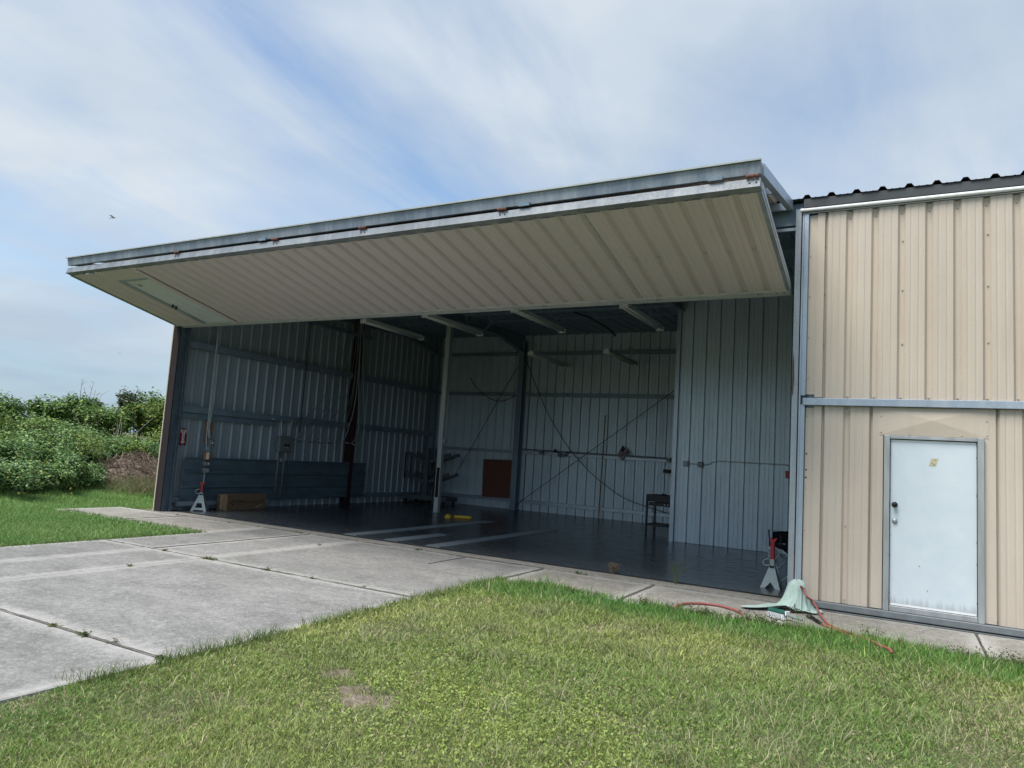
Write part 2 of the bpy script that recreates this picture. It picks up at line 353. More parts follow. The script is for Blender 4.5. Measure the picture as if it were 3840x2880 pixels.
def thing(name, label, cat, loc=(0, 0, 0), rz=0.0, group=None):
    o = bpy.data.objects.new(name, None); COL.objects.link(o); o.location = loc; o.rotation_euler = (0, 0, rz); o.empty_display_size = .2
    return tag(o, label, cat, group)
def inst(o, loc=None, parent=None, mtx=None):
    c = o.copy(); COL.objects.link(c)
    if parent: c.parent = parent
    if mtx is not None: c.matrix_local = mtx
    elif loc is not None: c.location = loc
    return c
def axes(o, u, d, v):
    u, d, v, o = Vector(u), Vector(d), Vector(v), Vector(o)
    return Matrix(((u.x, d.x, v.x, o.x), (u.y, d.y, v.y, o.y), (u.z, d.z, v.z, o.z), (0, 0, 0, 1)))
def text_mesh(txt, size, mat, name, parent, mtx, squeeze=1.0, bold=0.0):
    cu = bpy.data.curves.new(name, 'FONT'); cu.body = txt; cu.size = size; cu.align_x = 'CENTER'; cu.align_y = 'CENTER'; cu.offset = bold
    to = bpy.data.objects.new(name, cu); COL.objects.link(to); dg = bpy.context.evaluated_depsgraph_get()
    me = bpy.data.meshes.new_from_object(to.evaluated_get(dg)); bpy.data.objects.remove(to); bpy.data.curves.remove(cu)
    me.materials.clear(); me.materials.append(M[mat])
    for v in me.vertices: v.co.x *= squeeze
    o = bpy.data.objects.new(name, me); COL.objects.link(o); o.parent = parent; o.matrix_local = mtx; return o

# ribbed sheet: local x = width, local y = depth (ribs stand towards +y), local z = length
PITCH_R = .3048
def rib_profile(n, pitch=PITCH_R, depth=.032):
    p = []; nar = depth > .0495; wide = .039 < depth < .0495
    r0, r1 = (.015, .021) if nar else ((.024, .056) if wide else (.020, .046)); mh = .004
    for k in range(n):
        b = k*pitch; s = pitch/.3048
        if k == 0: p += [(0, depth)]
        p += [(b+r0*s, depth), (b+r1*s, 0), (b+.094*s, 0), (b+.102*s, mh), (b+.114*s, mh), (b+.122*s, 0),
              (b+.182*s, 0), (b+.190*s, mh), (b+.202*s, mh), (b+.210*s, 0), (b+pitch-r1*s, 0), (b+pitch-r0*s, depth), (b+pitch, depth)]
    return p
_sheet = {}
def sheet_mesh(n, L, mat, pitch=PITCH_R, depth=.032, L2=None):
    key = (n, round(L, 3), mat, pitch, depth, L2)
    if key in _sheet: return _sheet[key]
    pr = rib_profile(n, pitch, depth); w = n*pitch; t = .0025; vs = []; fs = []
    for x, y in pr:
        top = L+(0 if L2 is None else (L2-L)*x/w)
        vs += [(x, y, 0), (x, y, top), (x, y-t, 0), (x, y-t, top)]
    for i in range(len(pr)-1):
        a, b = 4*i, 4*i+4
        fs += [(a, b, b+1, a+1), (a+2, a+3, b+3, b+2), (a, a+2, b+2, b), (a+1, b+1, b+3, a+3)]
    e = 4*(len(pr)-1); fs += [(0, 1, 3, 2), (e, e+2, e+3, e+1)]
    mb = MB(); mb.add(vs, fs); _sheet[key] = mb.mesh('ribbed_sheet', mat); return _sheet[key]
def sheet(name, parent, o, u, d, v, n, L, mat, pitch=PITCH_R, depth=.032, L2=None):
    ob = bpy.data.objects.new(name, sheet_mesh(n, L, mat, pitch, depth, L2)); COL.objects.link(ob); ob.parent = parent; ob.matrix_local = axes(o, u, d, v); return ob
X, Y, Z = Vector((1, 0, 0)), Vector((0, 1, 0)), Vector((0, 0, 1))
R = random.Random(7)
rng = np.random.default_rng(11)

# vectorised value noise
def vnoise(x, y, s, seed=0):
    x = np.asarray(x, float)/s+seed*17.13; y = np.asarray(y, float)/s-seed*9.7
    xi, yi = np.floor(x).astype(np.int64), np.floor(y).astype(np.int64); fx, fy = x-xi, y-yi
    fx, fy = fx*fx*(3-2*fx), fy*fy*(3-2*fy)
    def h(a, b):
        n = (a*374761393+b*668265263+seed*1442695041) & 0xffffffff; n = ((n ^ (n >> 13))*1274126177) & 0xffffffff
        return ((n ^ (n >> 16)) & 0xffff)/65535.0
    return (h(xi, yi)*(1-fx)+h(xi+1, yi)*fx)*(1-fy)+(h(xi, yi+1)*(1-fx)+h(xi+1, yi+1)*fx)*fy

# ------------------------------------------------------------------ ground
BARE = [(-2.50, -5.92, .15), (-2.12, -6.12, .12), (-1.90, -6.27, .20)]
def bare_mask(x, y):
    b = np.zeros_like(x)
    for cx, cy, r in BARE: b = np.maximum(b, np.exp(-((x-cx+.10*(vnoise(x, y, .12, 81)-.5))**2+(y-cy+.10*(vnoise(x, y, .12, 82)-.5))**2*1.6)/(r*r)))
    return np.clip(b*(.55+.9*vnoise(x, y, .09, 83)), 0, 1)
def sstep(a, b, x): t = np.clip((x-a)/(b-a), 0, 1); return t*t*(3-2*t)
def ground_z(x, y):
    x = np.asarray(x, float); y = np.asarray(y, float)
    z = np.full_like(x, -.085)+.035*(vnoise(x, y, 2.3, 3)-.5)*sstep(0, 1.5, np.maximum(np.abs(y+.7)-.8, 0)+0*x)*((x < -14) | (y < -1.7))
    fg = sstep(-3.76, -3.63, x)*sstep(-1.53, -2.6, y)*(x < 8); z = z+.055*fg; lf_ = sstep(-9.6, -9.8, x)*sstep(-1.5, -1.65, y)*(x > -16); z = z+.05*lf_
    berm = sstep(-16.5, -23.5, x+.25*(y-4)); z = z+berm*(.75+.35*(vnoise(x, y, 3.1, 5)-.5))
    return z
def build_ground():
    xs = np.unique(np.concatenate([[-2500, -900, -300, -120, -70, -48], np.arange(-40, -14, .5), np.arange(-14, -10.2, .5), np.arange(-10.2, -9.3, .08), np.arange(-9.0, -4.0, 1.0), np.arange(-4.0, 4.5, .08), [5, 7, 10, 16, 30, 60, 150, 500, 2500]]))
    ys = np.unique(np.concatenate([[-2500, -700, -200, -80, -40, -25, -18, -14, -12], np.arange(-10, -1, .08), np.arange(-1, 24, .6), [28, 36, 50, 80, 160, 400, 1000, 2500]]))
    gx, gy = np.meshgrid(xs, ys, indexing='ij'); gz = ground_z(gx, gy)
    nx, ny = len(xs), len(ys); v = np.stack([gx, gy, gz], -1).reshape(-1, 3)
    i = np.arange(nx-1)[:, None]*ny+np.arange(ny-1)[None, :]
    f = np.stack([i, i+ny, i+ny+1, i+1], -1).reshape(-1, 4)
    me = bpy.data.meshes.new('ground'); me.from_pydata(v.tolist(), [], f.tolist()); me.shade_smooth()
    a = me.attributes.new('bare', 'FLOAT', 'POINT'); a.data.foreach_set('value', bare_mask(v[:, 0], v[:, 1]).astype(np.float32))
    me.materials.append(M['soil']); o = bpy.data.objects.new('ground', me); COL.objects.link(o); tag(o, 'soil and turf ground sheet around the hangar', None, None, 'structure'); return o
ground = build_ground()

# ------------------------------------------------------------------ concrete apron and walkway, slab by slab
def slab(parent, x0, x1, y0, y1, mat, top=-.02, tilt=0.0, z0=-.22):
    # subdivided top so that an edge attribute marks the worn pale borders
    g = .010; x0 += g; x1 -= g; y0 += g; y1 -= g; b = .014
    def line(a, c):
        l = c-a; inner = [a+.08, a+.16, a+.30] if l > 1.0 else [a+l*.2, a+l*.4]
        return [a, a+b]+inner+[a+c-q for q in reversed(inner)]+[c-b, c]
    xs, ys = line(x0, x1), line(y0, y1); vs = []; ed = []; nx, ny = len(xs), len(ys)
    for i, x in enumerate(xs):
        for j, y in enumerate(ys):
            d = min(x-x0, x1-x, y-y0, y1-y); rim = i in (0, nx-1) or j in (0, ny-1)
            vs.append((x, y, top-(b*.6 if rim else 0)+tilt*(y-y0))); ed.append(max(0, 1-d/.30))
    fs = [(i*ny+j, (i+1)*ny+j, (i+1)*ny+j+1, i*ny+j+1) for i in range(nx-1) for j in range(ny-1)]
    ring = [i*ny for i in range(nx)]+[(nx-1)*ny+j for j in range(1, ny)]+[i*ny+ny-1 for i in range(nx-2, -1, -1)]+[j for j in range(ny-2, 0, -1)]
    o = len(vs); vs += [(vs[k][0], vs[k][1], z0) for k in ring]; ed += [0]*len(ring)
    fs += [(ring[k], o+k, o+(k+1) % len(ring), ring[(k+1) % len(ring)]) for k in range(len(ring))]
    mb = MB(); mb.add(vs, fs); ob = mb.build('concrete_slab', mat, parent)
    a = ob.data.attributes.new('edge', 'FLOAT', 'POINT'); a.data.foreach_set('value', np.array(ed, np.float32)); return ob
AX = [-9.68, -8.50, -7.35, -3.62]; AY = [-16.2, -13.0, -9.75, -6.51, -3.28, -.02]
apron = MB().box((AX[0]+.02, AY[0]+.02, -.30), (AX[-1]-.02, -.03, -.055)).build('apron', 'debris'); tag(apron, 'pale grey concrete apron in front of the open hangar', None, None, 'structure')
for i in range(3):
    for j in range(5): slab(apron, AX[i], AX[i+1], AY[j], AY[j+1], 'apron_concrete', -.02-R.random()*.004)
# tarred expansion joints let into the slabs
for x, y0, y1, w in ((-8.50, -3.27, -.05, .020), (-5.03, -1.12, -.02, .022)):
    MB().box((x-w/2, y0, -.06), (x+w/2, y1, -.0165)).build('joint_filler', 'bolt_black', apron)
def dirt_line(a, b, w, seed, top):
    rr_ = random.Random(seed); a, b = Vector(a), Vector(b); n = int((b-a).length/.06); d = (b-a).normalized(); sd = Vector((-d.y, d.x, 0)); vs = []; wl = w
    for k in range(n+1):
        wl = min(w*2.2, max(w*.25, wl+rr_.gauss(0, w*.3))); c = a+(b-a)*k/n+sd*rr_.gauss(0, w*.12); vs += [c-sd*wl, c+sd*wl, c+sd*wl*.3+Z*(.006+.006*rr_.random())]
    fs = []
    for k in range(n): i = 3*k; fs += [(i, i+3, i+5, i+2), (i+2, i+5, i+4, i+1)]
    mb = MB(); mb.add([(v.x, v.y, v.z+top) for v in vs], fs); return mb.build('joint_dirt', 'joint_soil', apron)
for k, (y_, w_) in enumerate(((-3.28, .009), (-6.51, .009), (-9.75, .009))): dirt_line((AX[0], y_, 0), (AX[-1], y_, 0), w_, 60+k, -.0205)
dirt_line((AX[0], -.035, 0), (AX[-1], -.035, 0), .022, 72, -.019)
for x_, w_ in ((-1.86, .014), (-.06, .014), (1.985, .013), (-12.05, .012), (AX[-1], .02)): dirt_line((x_, -1.5, 0), (x_, -.07, 0), w_, 80+int(x_*10) % 9, -.0225)
walk = MB().box((-14.2, -1.53, -.30), (AX[0]-.02, -.08, -.06)).box((AX[-1]+.02, -1.53, -.30), (13.0, -.08, -.06)).build('walkway', 'debris'); tag(walk, 'narrow concrete walkway along the hangar front', None, None, 'structure')
WX = [-14.25, -12.05, AX[0]]
for a, b in zip(WX[:-1], WX[1:]): slab(walk, a, b, -1.55, -.06, 'walk_concrete', -.022)
WX = [AX[-1], -1.86, -.06, 1.985, 3.9, 5.8, 7.7, 9.6, 11.5, 13.05]
for a, b in zip(WX[:-1], WX[1:]): slab(walk, a, b, -1.55, -.06, 'walk_concrete', -.022-R.random()*.004)

# ------------------------------------------------------------------ hangar floor
floor = MB().box((-13.1, .385, -.2), (.02, 10.25, 0)).build('hangar_floor', 'floor_tiles'); tag(floor, 'dark grey ribbed tile floor inside the hangar', None, None, 'structure')
lip = MB().box((-13.25, -.045, -.25), (.10, .375, -.014)).build('threshold_slab', 'walk_concrete', floor)
MB().box((-13.1, .330, -.02), (.0, .384, -.006)).build('threshold_edge', 'dark_gap', floor)
for x0, x1, y1 in ((-8.06, -7.76, 5.6), (-7.10, -6.80, 2.2), (-6.17, -5.87, 5.35)):
    mb = MB(); y = .47
    mb.box((x0, .40, .001), (x1, .455, .014))
    while y < y1:
        mb.box((x0, y, .001), (x1, y+.045, .014)); y += .0915
    mb.build('drain_tile_strip', 'ramp_tile', floor, kind='stuff')

# ------------------------------------------------------------------ hangar shell
XL, XR, YB, YP, XP = -13.12, .08, 10.2, 5.92, -3.32
def roof_z(y): return 5.40+.048*y if y < 12 else 5.40+.048*12-.048*(y-12)
hangar = thing('hangar', 'long beige metal T-hangar with one open bifold door and a white entry door', 'building')
# left side wall, seen from inside: galvanised backs of the ribbed sheets, beige outside
W3 = 3*PITCH_R
for k in range(22):
    y = .02+k*W3
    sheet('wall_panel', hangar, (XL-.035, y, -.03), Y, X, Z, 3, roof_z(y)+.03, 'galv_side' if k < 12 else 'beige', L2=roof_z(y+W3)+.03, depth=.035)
for k in range(22):
    y = .02+k*W3
    sheet('outer_wall_panel', hangar, (XL-.041, y, -.03), Y, X, Z, 3, roof_z(y)+.02, 'beige', L2=roof_z(y+W3)+.02, depth=.035)
# back wall, tail bay side wall, wing back wall
for k in range(11):
    x = XL+.1+k*W3
    if x > XP: break
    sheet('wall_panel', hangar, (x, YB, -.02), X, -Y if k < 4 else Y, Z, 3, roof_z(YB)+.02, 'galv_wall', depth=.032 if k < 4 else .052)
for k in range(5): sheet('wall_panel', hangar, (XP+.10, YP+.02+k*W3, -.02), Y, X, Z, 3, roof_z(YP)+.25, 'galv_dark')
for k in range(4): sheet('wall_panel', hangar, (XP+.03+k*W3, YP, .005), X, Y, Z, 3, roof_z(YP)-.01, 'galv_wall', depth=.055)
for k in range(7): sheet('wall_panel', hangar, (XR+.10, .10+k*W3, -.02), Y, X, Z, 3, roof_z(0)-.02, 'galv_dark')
MB().bar((XP, YP-.035, 0), (XP, YP-.035, 5.6), .07, .09).build('corner_trim', 'galv_trim', hangar)
# girts and columns
def cgirt(mb, a, b, h=.15, d=.14, n=Vector((1, 0, 0))):
    a, b = Vector(a), Vector(b); n = Vector(n)
    mb.bar(a+n*.004, b+n*.004, .006, h) if abs((b-a).normalized().x) < .5 else mb.bar(a+n*.004, b+n*.004, .006, h)
    for s in (-1, 1): mb.bar(a+n*d/2+Z*s*h/2, b+n*d/2+Z*s*h/2, d, .006)
    mb.bar(a+n*d+Z*(h/2-.012), b+n*d+Z*(h/2-.012), .006, .024); return mb
for z in (2.27, 3.74, .24):
    for y0, y1 in ((.25, 5.78), (6.08, 10.1)):
        mb = MB(); x = XL+.012
        mb.box((x, y0, z-.075), (x+.17, y1, z-.069)).box((x, y0, z+.069), (x+.17, y1, z+.075)).box((x+.164, y0, z-.07), (x+.170, y1, z+.07)) if z > 1 else mb.box((x, y0, z-.06), (x+.12, y1, z+.05))
        mb.build('girt', 'galv_dark', hangar)
mb = MB().box((XL+.012, .3, 2.06), (XL+.10, 3.1, 2.188)); mb.build('girt', 'galv_dark', hangar)
MB().box((XL+.012, 2.75, 4.95), (XL+.10, 6.6, 5.02)).build('girt', 'galv_dark', hangar)
for z, h in ((.28, .10), (1.83, .08), (3.69, .10), (5.02, .09)):
    for x0, x1 in ((XL+.15, -9.78), (-9.42, XP-.04)):
        MB().box((x0, YB-.125, z-h/2), (x1, YB-.045, z+h/2)).box((x0, YB-.17, z+h/2), (x1, YB-.045, z+h/2+.006)).build('girt', 'galv_trim' if z < 2 else 'galv_dark', hangar)
def icol(x, y, z1, w, d, mat, along='x', name='column'):
    mb = MB()
    if along == 'x': mb.box((x-.005, y-w/2, 0), (x-.005+.012, y+w/2, z1)).box((x+d-.012, y-w/2, 0), (x+d, y+w/2, z1)).box((x, y-.005, 0), (x+d, y+.005, z1))
    else: mb.box((x-w/2, y, 0), (x+w/2, y+.012, z1)).box((x-w/2, y-d, 0), (x+w/2, y-d+.012, z1)).box((x-.005, y-d, 0), (x+.005, y, z1))
    mb.box((x-.02 if along == 'x' else x-w/2-.03, y-w/2-.03 if along == 'x' else y-d-.03, 0), (x+d+.02 if along == 'x' else x+w/2+.03, y+w/2+.03 if along == 'x' else y+.03, .016))
    return mb.build(name, mat, hangar)
icol(XL+.02, 5.93, 5.55, .15, .24, 'red_primer'); icol(XL+.02, 10.02, 5.7, .16, .24, 'galv_dark')
icol(-9.60, YB-.05, 5.45, .20, .24, 'galv_dark', 'y')
# rafters (tapered) and purlins
def rafter(x):
    mb = MB(); prof = [(0.25, 5.02), (2.5, 5.14), (6.0, 5.28), (8.4, 5.33), (10.05, 5.02), (10.12, 5.86), (.25, 5.37)]
    vs = [(x-.006, y, z) for y, z in prof]+[(x+.006, y, z) for y, z in prof]; n = len(prof)
    mb.add(vs, [tuple(range(n)), tuple(range(2*n-1, n-1, -1))]+[(i, n+i, n+(i+1) % n, (i+1) % n) for i in range(n)])
    for (y0, z0), (y1, z1) in zip(prof[:4], prof[1:5]): mb.bar((x, y0, z0), (x, y1, z1), .16, .012)
    return mb.build('rafter', 'galv_dark', hangar)
for x in (XL+.16, -9.60, XP+.02): rafter(x)
for k in range(9):
    y = .6+k*1.15; z = roof_z(y)-.03
    MB().box((XL+.02, y, z-.17), (XR+.05, y+.006, z)).box((XL+.02, y, z-.176), (XR+.05, y+.06, z-.17)).box((XL+.02, y-.06, z), (XR+.05, y, z+.006)).build('purlin', 'galv_dark', hangar)
# roof sheets
LR1 = math.hypot(12.12, .048*12.12); v1 = Vector((0, 12.12, .048*12.12)).normalized(); v2 = Vector((0, 10.1, -.048*10.1)).normalized()
for k in range(29):
    x = -13.35+k*W3
    sheet('roof_panel', hangar, (x, -.12, roof_z(-.12)+.03), X, Z, v1, 3, LR1, 'roof_metal', depth=.045)
    sheet('roof_panel', hangar, (x, 12.0, roof_z(12)+.028), X, Z, v2, 3, 10.1, 'roof_metal', depth=.045)
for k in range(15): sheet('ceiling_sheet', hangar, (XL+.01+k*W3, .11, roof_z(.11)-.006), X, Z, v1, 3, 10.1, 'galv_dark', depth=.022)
mb = MB().box((-13.38, 11.8, 5.96), (13.3, 12.2, 6.05)); mb.build('ridge_cap', 'roof_metal', hangar)
MB().box((.02, -.10, 5.296), (13.25, .05, 5.418)).build('eave_closure', 'roof_metal', hangar)
MB().box((-13.2, .02, 5.10), (.0, .10, 5.405)).build('header', 'galv_dark', hangar)
MB().box((-13.0, .00, 5.02), (-.02, .03, 5.06)).build('header_track', 'galv_trim', hangar)
MB().tube([(-.02, -.075, 5.268), (13.2, -.075, 5.268)], .027, 10).build('eave_trim', 'lamp_white', hangar, smooth=True)
MB().box((.0, -.05, 5.225), (13.2, -.01, 5.242)).build('eave_drip', 'alu', hangar)
# rear and far walls close the shell
MB().box((-13.15, 20.1, 0), (13.2, 20.14, 5.5)).build('rear_wall', 'beige', hangar)
MB().box((13.12, 0, 0), (13.16, 20.1, 5.45)).build('end_wall', 'beige', hangar)
MB().box((.12, 5.9, 0), (13.1, 5.93, 5.55)).build('inner_closing_wall', 'galv_dark', hangar)
MB().box((XL+.01, YB+.075, 0), (13.1, YB+.10, 5.88)).build('inner_closing_wall', 'galv_dark', hangar)  # extra unseen sheet behind the back wall, added to stop a light leak
# left jamb: corner flashing, primer column, galvanised guide
MB().box((XL-.072, -.02, -.03), (XL-.047, .12, 5.36)).build('corner_flashing', 'beige', hangar)
mb = MB(); mb.box((XL-.046, .0, -.01), (XL+.152, .012, 5.3)).box((XL+.07, .012, -.01), (XL+.08, .20, 5.3)).box((XL+.012, .20, -.01), (XL+.15, .212, 5.3)).build('jamb_column', 'jamb_brown', hangar)
mb = MB(); mb.box((XL+.146, .02, -.01), (XL+.152, .21, 4.9)).box((XL+.152, .205, -.01), (XL+.245, .211, 4.9)).box((XL+.239, .15, -.01), (XL+.245, .205, 4.9)).build('door_guide', 'guide_steel', hangar)
MB().box((XL+.135, .213, 1.60), (XL+.20, .219, 1.86)).build('paint_patch', 'rust', hangar)
# right jamb: pair of channels with a slot, rust streaks
MB().box((-.085, -.03, -.02), (-.012, .10, 5.31)).build('jamb_channel', 'galv_rust', hangar)
MB().box((-.012, .0, -.02), (.006, .09, 5.31)).build('jamb_slot', 'bolt_black', hangar)
MB().box((.006, -.052, -.02), (.026, .10, 5.22)).build('jamb_lip', 'galv_trim', hangar)
MB().box((.026, -.06, 2.72), (.088, .10, 5.22), .006).build('jamb_channel', 'galv_trim', hangar)
MB().box((.026, -.06, -.02), (.084, .10, 2.60), .006).build('jamb_channel', 'galv_trim', hangar)
MB().box((-.008, -.012, .18), (.003, .002, .62)).build('rust_streak', 'rust', hangar)
mb = MB(); mb.prism([(-.083, 2.74), (-.070, 2.72), (-.060, 2.95), (-.066, 3.20), (-.074, 3.33), (-.082, 3.18)], axes((0, -.0305, 0), X, Z, -Y), .002); mb.build('rust_streak', 'rust', hangar)

# ------------------------------------------------------------------ neighbouring closed bifold door (upper leaf, lower leaf, entry door)
G0 = .285
def screw_strip(parent, pts, r=.011, mat='screw_tan', d=(0, -1, 0)):
    mb = MB()
    for p in pts: mb.lathe(p, d, [(r, 0), (r, .003), (r*.6, .007)], 7)
    return mb.build('screw_heads', mat, parent, kind='stuff')
up = MB().box((.10, .025, 2.66), (13.0, .06, 2.74)).box((.10, .025, 5.14), (13.0, .06, 5.22)).build('closed_upper_leaf', 'galv_dark', hangar)
MB().box((.093, -.022, 2.74), (.195, -.016, 5.20)).build('side_flashing', 'beige', up)
MB().box((.195, -.036, 2.700), (.289, -.030, 5.215)).build('filler_sheet', 'beige', up)
for k in range(14): sheet('leaf_panel', up, (G0+k*W3, -.034, 2.69), X, Y, Z, 3, 2.53, 'beige', depth=.038)
pts = [(G0+k*PITCH_R, -.004, z) for k in range(9) for z in (2.715, 5.12)]+[(G0+.012+k*W3, -.004, z) for k in range(4) for z in (3.4, 4.1, 4.75)]+[(.112, -.022, 2.95+.56*k) for k in range(5)]
screw_strip(up, pts)
MB().box((.06, -.095, 2.592), (13.0, -.02, 2.684), .004).build('hinge_rail', 'galv_trim', up)
low = MB().box((.10, .025, .08), (13.0, .06, .16)).box((.10, .025, 2.5), (13.0, .06, 2.6)).build('closed_lower_leaf', 'galv_dark', hangar)
MB().box((.093, -.022, .06), (.195, -.016, 2.56)).build('side_flashing', 'beige', low)
MB().box((.195, -.036, .083), (.289, -.030, 2.585)).build('filler_sheet', 'beige', low)
sheet('leaf_panel', low, (G0, -.034, .085), X, Y, Z, 2, 2.503, 'beige', depth=.038)
for k in range(12): sheet('leaf_panel', low, (2.19+k*W3, -.034, .085), X, Y, Z, 3, 2.503, 'beige', depth=.038)
MB().box((.893, -.037, .09), (1.012, -.031, 2.585)).build('filler_sheet', 'beige', low); MB().box((2.078, -.037, .09), (2.193, -.031, 2.585)).build('filler_sheet', 'beige', low)
# transom sheet, cross-broken (shallow X crease)
mb = MB(); x0, x1, z0, z1 = .965, 2.125, 2.235, 2.586; mb.add([(x0, -.041, z0), (x1, -.041, z0), (x1, -.041, z1), (x0, -.041, z1), ((x0+x1)/2, -.060, (z0+z1)/2+.02), (x0, -.03, z0), (x1, -.03, z0), (x1, -.03, z1), (x0, -.03, z1)], [(0, 1, 4), (1, 2, 4), (2, 3, 4), (3, 0, 4), (0, 5, 6, 1), (1, 6, 7, 2), (2, 7, 8, 3), (3, 8, 5, 0)])
mb.build('transom_sheet', 'beige', low)
screw_strip(low, [(.985, -.041, 2.27), (.985, -.041, 2.47), (2.105, -.041, 2.27), (2.105, -.041, 2.44), (1.3, -.041, 2.255), (1.85, -.041, 2.255), (1.82, -.041, 2.54)]+[(G0+k*PITCH_R, -.004, z) for k in (0, 1, 2) for z in (.13, 1.05, 2.56)]+[(2.20+k*PITCH_R, -.004, z) for k in range(6) for z in (.13, 2.56)]+[(.112, -.022, z) for z in (.35, .95, 1.5, 2.45)], .009)
screw_strip(low, [(.112, -.022, z) for z in (1.95, 1.74, 1.64)], .011, 'bolt_black')
MB().box((.10, -.100, .002), (13.0, -.0, .080), .006).build('bottom_rail', 'base_steel', low)
MB().box((.10, -.085, -.019), (13.0, .05, .001)).build('dark_gap_strip', 'bolt_black', low)  # black strip painted in for the dark gap beneath the rail
MB().box((.07, -.135, -.0185), (13.0, -.102, -.010)).build('old_sealant', 'base_steel', low)
dr = MB().box((1.094, -.030, .152), (2.004, .012, 2.182), .004).build('entry_door', 'white_door', hangar, label='weathered white steel entry door with faded sticker')
mb = MB().box((1.022, -.075, .082), (1.088, -.0, 2.232), .004).box((2.010, -.075, .082), (2.076, -.0, 2.232), .004).box((1.088, -.062, 2.192), (2.010, -.0, 2.230), .003).build('door_frame', 'alu', dr)
MB().box((1.090, -.052, .083), (2.008, -.0, .146), .003).build('door_sill', 'alu', dr)
MB().box((1.100, -.034, .153), (1.998, -.031, .176)).build('door_edge_strip', 'off_white', dr)
MB().box((1.100, -.034, 2.160), (1.998, -.031, 2.180)).build('door_edge_strip', 'off_white', dr)
p = at(3355, 1892, 1, -.03); MB().lathe(p, (0, -1, 0), [(.034, 0), (.034, .008), (.016, .012), (.014, .034), (.029, .044), (.031, .058), (.024, .068), (.010, .071)], 20).build('knob', 'bolt_black', dr, True)
p = at(3355, 1953, 1, -.03); MB().lathe(p, (0, -1, 0), [(.032, 0), (.032, .006), (.026, .012), (.025, .022), (.010, .023)], 20).build('deadbolt', 'alu', dr, True)
mb = MB(); c = [at(a, b, 1, -.0325) for a, b in ((3493, 1719), (3519, 1720), (3509, 1748), (3483, 1747))]
mb.add(c+[q+Y*.0015 for q in c], [(0, 1, 2, 3), (7, 6, 5, 4), (0, 4, 5, 1), (1, 5, 6, 2), (2, 6, 7, 3), (3, 7, 4, 0)]); mb.build('sticker', 'sticker_paper', dr)
for a, b in ((3506, 1725), (3503, 1743), (3495, 1737)):
    p = at(a, b, 1, -.0345); MB().box((p.x-.006, -.0348, p.z-.004), (p.x+.006, -.0335, p.z+.004)).build('sticker_print', 'debris', dr)
screw_strip(dr, [(x, -.031, z) for x in (1.097, 2.001) for z in (.3, .75, 1.0, 1.55, 2.0)]+[tuple(at(a, b, 1, -.031)) for a, b in ((3447, 2123), (3478, 2216))], .005, 'bolt_black')

# ------------------------------------------------------------------ the open bifold door
DX0, DX1 = -13.10, -.12
LP0 = Vector((0, .10, 4.125)); LVEC = Vector((0, -2.60, .58)); LLEN = LVEC.length; lv = LVEC.normalized(); ln = Vector((0, -lv.z, lv.y)).normalized()
if ln.z > 0: ln = -ln
UP0 = Vector((0, -2.50, 4.925)); UVEC = Vector((0, 2.46, .43)); ULEN = UVEC.length; uv = UVEC.normalized(); un = Vector((0, -uv.z, uv.y))
def leafbox(mb, x0, x1, v0, v1, n0, n1, P, v, n, bev=0.0):
    return mb.box((x0, v0, n0), (x1, v1, n1), bev, axes((0, P.y, P.z), X, v, n))
mb = MB()
leafbox(mb, DX0, DX1, .0, .15, -.10, .030, LP0, lv, ln, .004)
for x in (DX0, -12.20, -11.05, -8.9, -6.7, -4.5, -2.3, DX1-.06): leafbox(mb, x, x+.06, .152, LLEN-.09, -.10, -.012, LP0, lv, ln)
leafbox(mb, DX0+.07, DX1-.07, 1.25, 1.31, -.09, -.014, LP0, lv, ln)
lower = mb.build('lower_door_leaf', 'galv_rail', hangar, label='lower leaf of the raised bifold door with beige ribbed underside')
mb = MB(); leafbox(mb, DX0, DX1, LLEN-.085, LLEN, -.100, .008, LP0, lv, ln, .004); leafbox(mb, DX0-.01, DX1+.005, LLEN-.10, LLEN+.008, .0085, .014, LP0, lv, ln); mb.build('outer_beam', 'galv_lower_beam', lower)
mb = MB(); leafbox(mb, DX0-.005, DX0+.045, .152, LLEN-.10, -.02, .030, LP0, lv, ln); mb.build('edge_channel', 'galv_trim', lower)
mb = MB(); leafbox(mb, DX1-.045, DX1+.005, .152, LLEN-.10, -.105, .030, LP0, lv, ln); mb.build('edge_channel', 'galv_trim', lower)
PO, PV = .152, LLEN-.247
def leaf_sheet(x, n): return sheet('door_panel', lower, (x, LP0.y+lv.y*PO+ln.y*.024, LP0.z+lv.z*PO+ln.z*.024), X, -ln, lv, n, PV, 'beige_door', depth=.047)
leaf_sheet(DX0+.05, 2); leaf_sheet(DX0+.05+2*PITCH_R, 1)
xd0, xd1 = -12.10, -11.10
x = xd1+.02
for k in range(12): leaf_sheet(x+k*W3, 3)
mb = MB(); leafbox(mb, xd0-.17, xd1+.018, 2.185, LLEN-.08, .006, .0125, LP0, lv, ln); mb.build('filler_sheet', 'beige_door', lower)
mb = MB(); leafbox(mb, xd1-.083, xd1+.03, .152, 2.48, .020, .052, LP0, lv, ln, .006); mb.build('rib_flashing', 'beige_door', lower)
mb = MB(); leafbox(mb, xd0+.075, xd1-.085, .19, 2.14, -.02, .012, LP0, lv, ln, .003); idr = mb.build('inset_door', 'white_panel', lower, label='pale inset person door set in the raised leaf')
mb = MB(); leafbox(mb, xd0, xd0+.072, .152, 2.20, -.03, .040, LP0, lv, ln, .004); mb.build('door_frame', 'galv_trim', lower)
mb = MB(); leafbox(mb, xd0+.074, xd1-.077, .152, .186, -.03, .034, LP0, lv, ln, .003); mb.build('door_frame', 'galv_rail', lower)
mb = MB(); leafbox(mb, xd0+.074, xd1-.077, 2.144, 2.19, -.03, .030, LP0, lv, ln, .003); mb.build('door_frame', 'galv_trim', lower)
